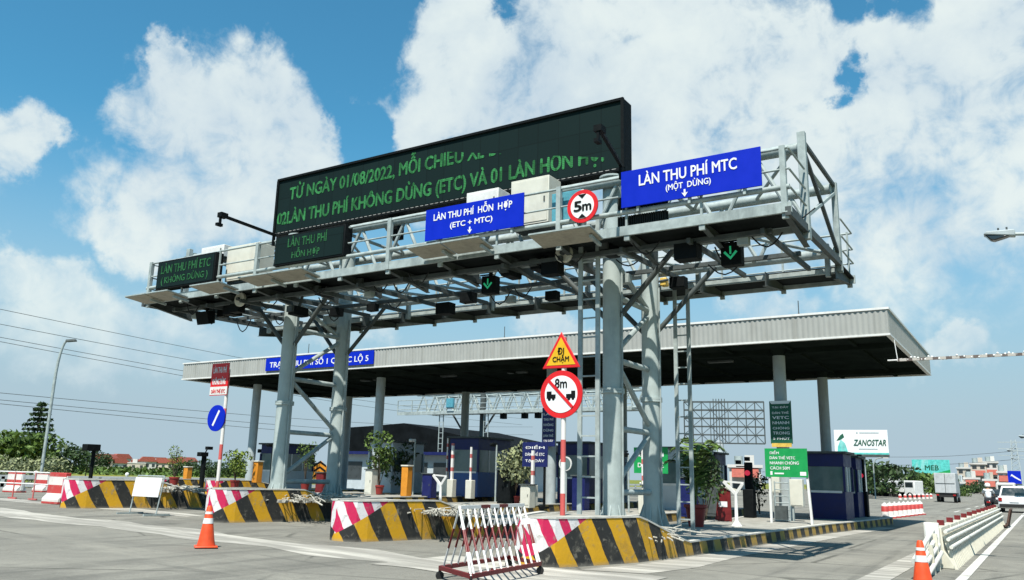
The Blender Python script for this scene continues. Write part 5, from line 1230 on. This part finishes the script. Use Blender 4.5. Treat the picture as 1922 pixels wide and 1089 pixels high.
for px in (828, 912):
    x = AY(px, 800, Y0 - 1).x; l_ = MB()
    for dx in (-.2, .2): l_.bar((x + dx, Y0 - 1, .3), (x + dx, Y0 - 1, za), .06)
    for k in range(14): l_.bar((x - .2, Y0 - 1, .6 + k * .42), (x + .2, Y0 - 1, .6 + k * .42), .04)
    l_.build('ladder', M['galv'], g2)
P = AY(846, 757, Y0 - 1.4); t = thing('control_box', P, 'teal box on the railing of the far gantry', 'control box'); MB().cbox((P.x, Y0 - 1.45, P.z), (.7, .2, .75)).build('body', M['teal'], t, .02); MB().cbox((P.x, Y0 - 1.56, P.z), (.6, .02, .65)).build('door', M['teal'], t)
for px, lab in ((945, 'leftmost'), (985, 'middle'), (1010, 'rightmost')):
    P = AY(px, 782, Y0 - .6); t = thing('camera_housing', P, lab + ' of the three dark boxes slung under the far gantry', 'camera', 'dark boxes under the far gantry'); MB().cbox((P.x, Y0 - .6, 6.05), (.4, .4, .4)).build('body', M['black'], t); MB().cbox((P.x, Y0 - .6, 6.3), (.08, .08, .14)).build('bracket', M['black'], t)

# ------------------------------------------------------------------ billboards and right background
def frame_xy(px0, px1, py0, py1, dist):
    P = BG((px0 + px1) / 2, py1, dist); d = V(P.x, P.y, 0).normalized(); s = V(d.y, -d.x, 0)
    w = (BG(px1, py1, dist) - BG(px0, py1, dist)).length; z0, z1 = P.z, BG((px0 + px1) / 2, py0, dist).z
    return P, math.atan2(s.y, s.x), w, z0, z1
P, ang, w, z0, z1 = frame_xy(1284, 1436, 754, 832, 78)
t = thing('empty_billboard', (P.x, P.y, -.4), 'empty dark billboard lattice frame on a pale blue pole', 'billboard'); t.rotation_euler.z = ang
zz0, zz1 = z0 + .4, z1 + .4
f = MB()
for k in range(6): zq = zz0 + (zz1 - zz0) * k / 5; f.bar((-w / 2, 0, zq), (w / 2, 0, zq), .09); f.bar((-w / 2, 1.0, zq), (w / 2, 1.0, zq), .06)
for k in range(10): x = -w / 2 + w * k / 9; f.bar((x, 0, zz0), (x, 0, zz1), .07); f.bar((x, 1.0, zz0), (x, 1.0, zz1), .05)
f.build('grid', M['steel'], t); f = MB()
for k in range(9):
    for q in range(5): x0_, x1_ = -w / 2 + w * k / 9, -w / 2 + w * (k + 1) / 9; a0, a1 = zz0 + (zz1 - zz0) * q / 5, zz0 + (zz1 - zz0) * (q + 1) / 5; f.bar((x0_, 0, a0 if (k + q) % 2 else a1), (x1_, 1.0, a1 if (k + q) % 2 else a0), .04)
f.build('braces', M['steel'], t); MB().tube((-.5, .6, 0), (-.5, .6, zz0 + .3), .42, 18).build('pole', M['booth'], t, local=True)
c_ = MB()
for k in range(5): c_.bar((-.9 + k * .25, .5, zz0), (-.9 + k * .25, .5, zz1 + .3), .08)
c_.build('spine', M['steel'], t, local=True)
for o in kids(t):   # grid and braces were authored around the origin
    if o.name.startswith(('grid', 'braces')):
        for v in o.data.vertices: v.co += t.location
def billboard(px0, px1, py0, py1, dist, mat, label, pole=True, name='billboard'):
    P, ang, w, z0, z1 = frame_xy(px0, px1, py0, py1, dist); g0 = -.4
    t = thing(name, (P.x, P.y, g0), label, 'billboard'); t.rotation_euler.z = ang
    MB().box((-w / 2, 0, z0 - g0), (w / 2, .5, z1 - g0)).build('panel', M[mat], t, local=True)
    b_ = MB(); b_.box((-w / 2 - .05, -.05, z0 - g0 - .25), (w / 2 + .05, .9, z0 - g0)); b_.build('catwalk', M['steel'], t, local=True)
    if pole: MB().tube((0, .6, 0), (0, .6, z0 - g0), .3, 12).build('pole', M['greycol'], t, local=True)
    return t, w, z0 - g0, z1 - g0
def btext(t, s, x0, x1, z0, z1, mat, bold=.02, sh=0):
    o = text('lettering', s, x0, x1, z0, z1, -.0, mat, None, bold=bold, depth=.03, shear=sh); o.parent = t; return o
t, w, a, c = billboard(1567, 1668, 807, 853, 92, 'wtext', 'white billboard with green car brand lettering on a pole beside the canopy')
btext(t, 'ZANOSTAR', -w * .14, w * .46, a + (c - a) * .36, a + (c - a) * .60, M['dgreen'], .02, .25)
MB().box((-w * .08, -.02, a + (c - a) * .85), (-w * .05, -.002, a + (c - a) * .92)).box((-w * .02, -.02, a + (c - a) * .86), (w * .34, -.002, a + (c - a) * .9)).box((-w * .05, -.02, a + (c - a) * .2), (w * .3, -.002, a + (c - a) * .24)).build('small_text', M['greycol'], t, local=True)
MB().box((-w * .5, -.02, a), (w * .5, -.002, a + (c - a) * .07)).prism([(-w * .45, a + (c - a) * .07), (-w * .25, a + (c - a) * .07), (-w * .3, a + (c - a) * .45), (-w * .38, a + (c - a) * .6), (-w * .44, a + (c - a) * .3)], -.02, -.002).build('picture', M['tealboard'], t, local=True)
MB().prism([(-w * .36, a + (c - a) * .62), (-w * .31, a + (c - a) * .7), (-w * .33, a + (c - a) * .85), (-w * .38, a + (c - a) * .78), (-w * .46, a + (c - a) * .55), (-w * .40, a + (c - a) * .58)], -.025, -.003).build('picture_mark', M['dgreen'], t, local=True)
t, w, a, c = billboard(1713, 1784, 863, 891, 210, 'tealboard', 'pale teal billboard on the hillside trees right of the white one')
btext(t, 'MEB', -w * .16, w * .2, a + (c - a) * .30, a + (c - a) * .62, M['dgreen'])
MB().prism([(-w * .1, a), (w * .5, a), (w * .5, a + (c - a) * .35), (w * .2, a + (c - a) * .16)], -.03, -.004).build('picture', M['green'], t, local=True)
t, w, a, c = billboard(1893, 1918, 884, 908, 170, 'blue', 'blue billboard with a white tick mark at the right edge')
MB().prism([(-w * .3, a + (c - a) * .55), (-w * .2, a + (c - a) * .6), (0, a + (c - a) * .45), (w * .45, a + (c - a) * .2), (w * .45, a + (c - a) * .3), (0, a + (c - a) * .6), (-w * .2, a + (c - a) * .75)], -.03, -.004).build('picture', M['wtext'], t, local=True)
t, w, a, c = billboard(1717, 1740, 902, 915, 150, 'cream', 'small cream sign board on a thin post in front of the hedge'); btext(t, 'ĐỎ', -w * .2, w * .3, a + (c - a) * .3, a + (c - a) * .7, M['greycol'])
# trees on the right
for px, dist, h, w, mat, lab in ((1625, 108, 5.1, 8.5, 'leafd', 'dark dense tree under the white billboard'), (1590, 100, 3.9, 7, 'leafd', 'dark tree beside the navy booth'), (1655, 118, 4.6, 8, 'leafd', 'dark tree right of the red signal mast'),
        (1690, 190, 4.6, 11, 'leafd', 'dark tree left of the teal billboard'), (1730, 180, 4.3, 12, 'leafm', 'green tree under the teal billboard'), (1758, 185, 4.6, 9, 'leafd', 'dark tree behind the truck'), (1800, 220, 2.7, 7, 'leafd', 'dark tree right of the truck'), (1840, 230, 3.6, 5.5, 'leafd', 'dark tree in front of the tall buildings'), (1708, 135, 3.5, 9, 'leafm', 'low round green tree by the parked tanker'), (1790, 160, 2.2, 5, 'leafm', 'low green bush at the right of the truck'), (1880, 240, 2.6, 5, 'leafd', 'dark tree below the blue billboard')):
    P = BG(px, 910, dist); tree('roadside_tree', P.x, P.y, -.3, h, w, mat, lab, n=1500, size=w * .036, clumps=12, trunk=.16)
# buildings right
def block(px0, px1, py, dist, wm, label, floors=4, red=False, dep=12):
    P, ang, w, z0, z1 = frame_xy(px0, px1, py, 925, dist); t = thing('apartment_block', (P.x, P.y, -.3), label, 'building'); t.rotation_euler.z = ang; h = z1 + .3
    MB().box((-w / 2, 0, 0), (w / 2, dep, h)).build('wall', M[wm], t, local=True)
    MB().box((-w / 2 - .3, -.4, h), (w / 2 + .3, dep + .3, h + .5)).build('roof_parapet', M['wallw'], t, local=True)
    fh = h / floors; nw = max(2, int(w / 3))
    for k in range(floors):
        for q in range(nw):
            x = -w / 2 + w * (q + .5) / nw; MB().box((x - w / nw * .28, -.06, fh * (k + .25)), (x + w / nw * .28, -.01, fh * (k + .78))).build('window', M['pane'], t, local=True)
    if red: MB().prism([(-2.2, h * .62), (.0, h * .62 + 1.6), (0.0, h * .62)], -w * .42, w * .42, 'x').build('awning_roof', M['tile'], t, local=True)
    MB().tube((-w * .2, 3, h + .5), (-w * .2, 3, h + 2.0), .7, 10).build('roof_tank', M['galv'], t, local=True)
    MB().box((w * .0, 3, h + .5), (w * .3, 6, h + 2.2)).build('stair_head', M[wm], t, local=True)
block(1800, 1828, 880, 330, 'wall', 'cream block with water tanks, leftmost of the far buildings')
block(1826, 1856, 872, 300, 'wall', 'tall cream block with red awning roof in the far centre', 5, True)
block(1852, 1878, 869, 310, 'wallw', 'tall pale block with rooftop shelter near the pylon', 5, True)
block(1876, 1900, 888, 260, 'wallw', 'white house front below the blue billboard', 3, True)
block(1795, 1812, 908, 240, 'booth', 'grey blue low shop with arched sign right of the truck', 2)
block(1812, 1840, 900, 250, 'wallw', 'low white house with red eaves in front of the tall cream block', 2, True)
block(1848, 1872, 903, 240, 'wall', 'low cream house with red eaves left of the white car', 2, True)
block(1370, 1430, 878, 150, 'wallw', 'pale building with red roof behind the red signal mast', 2, True)
block(1560, 1600, 905, 170, 'wallw', 'low white building behind the far signal mast', 2)
# pylon
P = BG(1910, 905, 280); t = thing('power_pylon', (P.x, P.y, -.3), 'tall grey lattice power pylon at the right edge', 'pylon'); hz_ = BG(1912, 826, 280).z; f = MB(); q_ = 1.5
def corner(k, f_): s = q_ * (1 - .62 * f_); return V(P.x + (s if k in (0, 3) else -s), P.y + (s if k < 2 else -s), -.3 + (hz_ + .3) * f_)
for k in range(4): f.bar(corner(k, 0), corner(k, 1), .22)
for j in range(12):
    for k in range(4): f.bar(corner(k, j / 12), corner((k + 1) % 4, (j + 1) / 12), .13); f.bar(corner((k + 1) % 4, j / 12), corner(k, (j + 1) / 12), .13)
f.build('tower', M['greycol'], t); f = MB()
for fz in (.72, .84, .96): z_ = -.3 + (hz_ + .3) * fz; f.bar((P.x - 4, P.y, z_), (P.x + 4, P.y, z_), .25)
f.build('cross_arm', M['greycol'], t)
for (a_, b_), lab in ((((1670, 858), (1912, 846)), 'upper'), (((1660, 873), (1912, 862)), 'lower')):
    A, B = BG(a_[0], a_[1], 300), BG(b_[0], b_[1], 280); mb = MB(); mb.path([A + (B - A) * (k / 6) - V(0, 0, .6 * math.sin(math.pi * k / 6)) for k in range(7)], .06, 5); tag(mb.build('overhead_wire', M['wire']), lab + ' of the two faint power lines running to the pylon at right', 'wire', 'power lines at right')
# lamps at right
def right_lamp(px, py, Y, label, arm_len=1.5):
    P = AY(px, py, Y); t = thing('street_lamp', (P.x + arm_len + .8, Y, 0), label, 'street lamp', 'street lamps along the right road edge')
    x = P.x; z = P.z; zp = z - .9
    MB().tube((x + arm_len + .8, Y, 0), (x + arm_len + .8, Y, zp), .09, 10, .06).path([(x + arm_len + .8, Y, zp), (x + arm_len + .5, Y, zp + .5), (x + arm_len, Y, z - .15), (x + .5, Y, z - .03)], .035, 8).build('pole', M['galv'], t)
    MB().hexa([(x, Y - .13, z), (x + .56, Y - .1, z - .09), (x + .56, Y + .1, z - .09), (x, Y + .13, z), (x + .05, Y - .13, z + .06), (x + .56, Y - .1, z + .05), (x + .56, Y + .1, z + .05), (x + .05, Y + .13, z + .06)]).build('lamp_head', M['greycol'], t, .02)
    MB().prism([(x + .02, z - .004), (x + .12, z - .12), (x + .19, z - .14), (x + .36, z - .10), (x + .46, z - .07)], Y - .10, Y + .10).build('lens', M['glass'], t, .02)
    MB().tube((x + .27, Y, z + .05), (x + .27, Y, z + .13), .018, 6).tube((x + .42, Y, z + .05), (x + .42, Y, z + .13), .018, 6).build('spikes', M['steel'], t)
right_lamp(1846, 443, 19.0, 'nearest street lamp head reaching in at the right edge')
right_lamp(1889, 845, 95, 'mid distance street lamp head over the right road', 2)
right_lamp(1897, 860, 140, 'far street lamp head over the right road', 2)
right_lamp(1911, 819, 62, 'street lamp head highest on the right edge, beyond the nearest', 2)
P = BG(1640, 885, 95); t = thing('street_lamp', (P.x, P.y, -.3), 'thin curved street lamp behind the far signal mast', 'street lamp'); MB().path([(P.x, P.y, -.3), (P.x, P.y, 3.6), (P.x + .3, P.y, 4.2), (P.x + 1.0, P.y, 4.35)], .06, 8).build('pole', M['galv'], t); MB().cbox((P.x + 1.25, P.y, 4.33), (.5, .2, .12)).build('lamp_head', M['white'], t)
# striped boom reaching in from the right
t = thing('height_boom', (.6, 24, 0), 'horizontal weathered grey brown boom reaching in from the right edge', 'boom')
A, B = AY(1685, 676, 24), AY(1960, 663, 24)
mb = MB(); mb.bar(A, B, .055, .07); mb.build('boom', M['boomband'], t); MB().tube((B.x + .1, 24, 0), (B.x + .1, 24, B.z + .2), .08, 10).build('post', M['galv'], t)
MB().tube(A - V(.25, 0, 0), A, .02, 8).tube(A + V(0, 0, -.02), A + V(-.05, 0, .55), .012, 6).build('tip', M['white'], t)
w_ = MB(); 
for k in range(40):
    f0 = k / 40; q = A + (B - A) * f0; w_.ball(q + V(0, random.uniform(-.02, .02), .03 + random.uniform(-.05, .03)), .03, 6)
w_.build('lamp_string', M['white'], t)

# ------------------------------------------------------------------ vehicles
def wheel(mb_parent, x, y, r, w):
    t_ = MB().tube((x - w / 2, y, r), (x + w / 2, y, r), r, 18).build('wheel', M['rubber'], mb_parent, .02, local=True)
    MB().tube((x - w / 2 - .01, y, r), (x + w / 2 + .01, y, r), r * .55, 12).build('rim', M['galv'], t_, local=True)
def car(P, mat, label, suv=True):
    t = thing('car', P, label, 'car'); h = 1.68 if suv else 1.45; L_, wd_ = 4.4, 1.82
    side = [(0, .35), (0, .95), (.06, 1.02), (3.2, 1.0), (4.2, .86), (4.4, .6), (4.4, .3), (.1, .28)]
    MB().prism(side, -wd_ / 2, wd_ / 2, 'x').build('body', M[mat], t, .07, local=True)
    c = MB(); lo = [(-.84, .06, 1.0), (.84, .06, 1.0), (.84, 3.1, 1.0), (-.84, 3.1, 1.0)]; hi = [(-.66, .42, h), (.66, .42, h), (.66, 2.2, h), (-.66, 2.2, h)]
    c.hexa(lo + hi).build('cabin', M[mat], t, .05, local=True)
    def lerp(a, b_, f): return V(*a) + (V(*b_) - V(*a)) * f
    q = [lerp(lo[0], hi[0], .12) + V(.1, -.025, 0), lerp(lo[1], hi[1], .12) + V(-.1, -.025, 0), lerp(lo[1], hi[1], .85) + V(-.1, -.025, 0), lerp(lo[0], hi[0], .85) + V(.1, -.025, 0)]
    MB().hexa([tuple(p) for p in q] + [tuple(p + V(0, .03, 0)) for p in q]).build('rear_window', M['glass'], t, local=True)
    for sg, (i, j) in ((-1, (0, 3)), (1, (1, 2))):
        q = [lerp(lo[i], hi[i], .12) + V(sg * .02, .2, 0), lerp(lo[j], hi[j], .12) + V(sg * .02, -.25, 0), lerp(lo[j], hi[j], .85) + V(sg * .02, -.2, 0), lerp(lo[i], hi[i], .85) + V(sg * .02, .15, 0)]
        MB().hexa([tuple(p) for p in q] + [tuple(p - V(sg * .03, 0, 0)) for p in q]).build('side_window', M['glass'], t, local=True)
        MB().cbox((sg * .78, -.01, .83), (.2, .06, .22)).build('tail_light', M['tail'], t, local=True)
        for y in (.85, 3.5): wheel(t, sg * .80, y, .33, .22)
    MB().box((-.85, -.07, .34), (.85, .02, .55)).build('bumper', M['rubber'], t, .02, local=True); MB().box((-.25, -.035, .66), (.25, -.004, .8)).build('number_plate', M['wtext'], t, local=True)
    return t
P = GZ(1906, 963); car(V(P.x, P.y, 0), 'carw', 'white car seen from behind at the right edge'); P = GZ(1884, 955); car(V(P.x - .3, P.y + 2, 0), 'carb', 'dark car half hidden left of the white car', False)
P = GZ(1890, 944); t = thing('van', (P.x - .2, P.y + 6, 0), 'pale van ahead of the white car', 'van'); MB().box((-.95, 0, .4), (.95, 4.6, 2.2)).build('body', M['wallw'], t, .12, local=True); MB().box((-.75, -.02, 1.25), (.75, .02, 1.9)).build('rear_window', M['glass'], t, local=True)
for sg in (-1, 1):
    for y in (.9, 3.6): wheel(t, sg * .82, y, .34, .22)
P = GZ(1777, 944); t = thing('box_truck', (P.x, P.y, 0), 'small grey box truck driving away on the exit road', 'truck')
MB().box((-.95, 0, .95), (.95, 3.4, 2.9)).build('cargo_box', M['truckbox'], t, .03, local=True); MB().box((-.02, -.03, 1.0), (.02, -.005, 2.85)).box((-.85, -.03, 1.85), (.85, -.008, 1.9)).build('rear_doors', M['steel'], t, local=True)
MB().prism([(3.5, .5), (5.0, .5), (5.0, 1.4), (4.7, 2.1), (3.5, 2.1)], -.88, .88, 'x').build('cab', M['truckbox'], t, .05, local=True); MB().box((-.7, .1, .55), (.7, 4.5, .92)).build('chassis', M['rubber'], t, local=True)
for sg in (-1, 1):
    for y in (.9, 4.2): wheel(t, sg * .76, y, .40, .3)
    MB().cbox((sg * .75, -.02, .75), (.25, .05, .14)).build('tail_light', M['tail'], t, local=True)
P = BG(1646, 930, 125); t = thing('tanker_truck', (P.x, P.y, 0), 'parked teal cab tanker truck behind the far signal mast', 'truck'); t.rotation_euler.z = R(-25)
MB().tube((0.6, 0, 1.75), (4.2, 0, 1.75), .85, 20).build('tank', M['truckbox'], t, local=True); MB().box((-1.6, -1, .55), (.2, 1, 2.5)).build('cab', M['tealboard'], t, .08, local=True); MB().box((-1.5, -1.02, 1.5), (-.3, -.99, 2.2)).build('cab_window', M['glass'], t, local=True); MB().box((-1.4, -.6, .5), (4.4, .6, .85)).build('chassis', M['rubber'], t, local=True)
for x in (-1, 2.2, 3.6):
    for y in (-.85, .85):
        MB().tube((x, y - .13, .45), (x, y + .13, .45), .45, 16).build('wheel', M['rubber'], t, local=True)
for (px, dist, lab) in ((1688, 118, 'parked pale flatbed truck left of the low hedge'),):
    P = BG(px, 935, dist); t = thing('flatbed_truck', (P.x - 1, P.y, 0), lab, 'truck'); t.rotation_euler.z = R(-25)
    MB().box((-2, -1, .8), (2.4, 1, 1.0)).box((-2, -1, 1.0), (2.4, -.94, 1.35)).box((-2, .94, 1.0), (2.4, 1, 1.35)).build('bed', M['white'], t, .01, local=True); MB().box((2.5, -.95, .5), (3.9, .95, 2.2)).build('cab', M['white'], t, .08, local=True); MB().box((2.7, -.97, 1.4), (3.7, -.945, 2.0)).build('cab_window', M['glass'], t, local=True)
    for x in (-1.2, 1.2, 3.2):
        for y in (-.85, .85): MB().tube((x, y - .12, .4), (x, y + .12, .4), .4, 16).build('wheel', M['rubber'], t, local=True)

# ------------------------------------------------------------------ motorcyclist seen from behind
P = GZ(1858, 964); mt = thing('motor_scooter', (P.x, P.y, 0), 'dark motor scooter ridden away at the far end of the white barriers', 'motor scooter')
for y in (0.0, 1.25): w_ = MB().tube((-.05, y, .28), (.05, y, .28), .28, 18).build('wheel', M['rubber'], mt, local=True)
MB().prism([(-.25, .45), (.15, .35), (.75, .32), (.95, .5), (1.1, .9), (1.0, .95), (.75, .55), (.5, .6), (.35, .78), (-.3, .78)], -.14, .14, 'x').build('body', M['carb'], mt, .04, local=True)
MB().tube((-.34, 1.02, 1.02), (.34, 1.02, 1.02), .02, 8).bar((0, 1.25, .28), (0, 1.0, 1.0), .06).build('handlebar', M['steel'], mt, local=True); MB().cbox((0, -.31, .68), (.2, .05, .1)).build('tail_light', M['tail'], mt, local=True)
def skin_body(name, verts, edges, radii, mat, parent, sub=1):
    me = bpy.data.meshes.new(name); me.from_pydata(verts, edges, []); o = bpy.data.objects.new(name, me); COL.objects.link(o); me.materials.append(mat)
    sk = o.modifiers.new('skin', 'SKIN'); sk.use_smooth_shade = True; s_ = o.modifiers.new('sub', 'SUBSURF'); s_.levels = sub; s_.render_levels = sub
    for i, r_ in enumerate(radii): me.skin_vertices[0].data[i].radius = (r_, r_); me.skin_vertices[0].data[i].use_root = (i == 0)
    dg = bpy.context.evaluated_depsgraph_get(); me2 = bpy.data.meshes.new_from_object(o.evaluated_get(dg)); bpy.data.objects.remove(o); o = bpy.data.objects.new(name, me2); COL.objects.link(o)
    if parent: o.parent = parent
    return o
pe = thing('person', (P.x, P.y, 0), 'rider in white shirt, pale helmet and dark trousers on a scooter', 'person')
vb = [(0, .12, .82), (0, .16, 1.05), (0, .22, 1.30), (0, .26, 1.42), (0, .28, 1.52), (0, .30, 1.66),
      (-.19, .24, 1.38), (-.30, .50, 1.18), (-.30, .95, 1.04), (.19, .24, 1.38), (.30, .50, 1.18), (.30, .95, 1.04),
      (-.12, .16, .80), (-.20, .58, .72), (-.17, .52, .30), (-.17, .64, .26), (.12, .16, .80), (.20, .58, .72), (.17, .52, .30), (.17, .64, .26)]
eb = [(0, 1), (1, 2), (2, 3), (3, 4), (4, 5), (3, 6), (6, 7), (7, 8), (3, 9), (9, 10), (10, 11), (0, 12), (12, 13), (13, 14), (14, 15), (0, 16), (16, 17), (17, 18), (18, 19)]
rb_ = [.15, .145, .17, .10, .055, .10, .075, .05, .035, .075, .05, .035, .11, .075, .05, .04, .11, .075, .05, .04]
bo = skin_body('body', vb, eb, rb_, M['skin'], pe, 2)
skin_body('shirt', [(0, .12, .86), (0, .16, 1.05), (0, .22, 1.30), (0, .26, 1.43), (-.19, .24, 1.39), (-.30, .50, 1.19), (.19, .24, 1.39), (.30, .50, 1.19)], [(0, 1), (1, 2), (2, 3), (3, 4), (4, 5), (3, 6), (6, 7)], [.185, .175, .20, .12, .10, .075, .10, .075], M['shirt'], pe, 2)
skin_body('trousers', [(0, .12, .80), (-.12, .16, .80), (-.20, .58, .72), (-.17, .52, .36), (.12, .16, .80), (.20, .58, .72), (.17, .52, .36)], [(0, 1), (1, 2), (2, 3), (0, 4), (4, 5), (5, 6)], [.18, .14, .10, .075, .14, .10, .075], M['trouser'], pe, 2)
MB().lathe([(.155, -.06), (.16, .02), (.14, .09), (.09, .14), (.01, .16)], (0, .30, 1.68), 16).build('helmet', M['white'], pe, local=True)
for sg in (-1, 1):
    for k in range(5): MB().tube((sg * (.27 + .018 * k), .97, 1.04), (sg * (.27 + .018 * k), 1.04, 1.02 + .003 * k), .009, 6, .007).build('finger', M['skin'], pe, local=True)
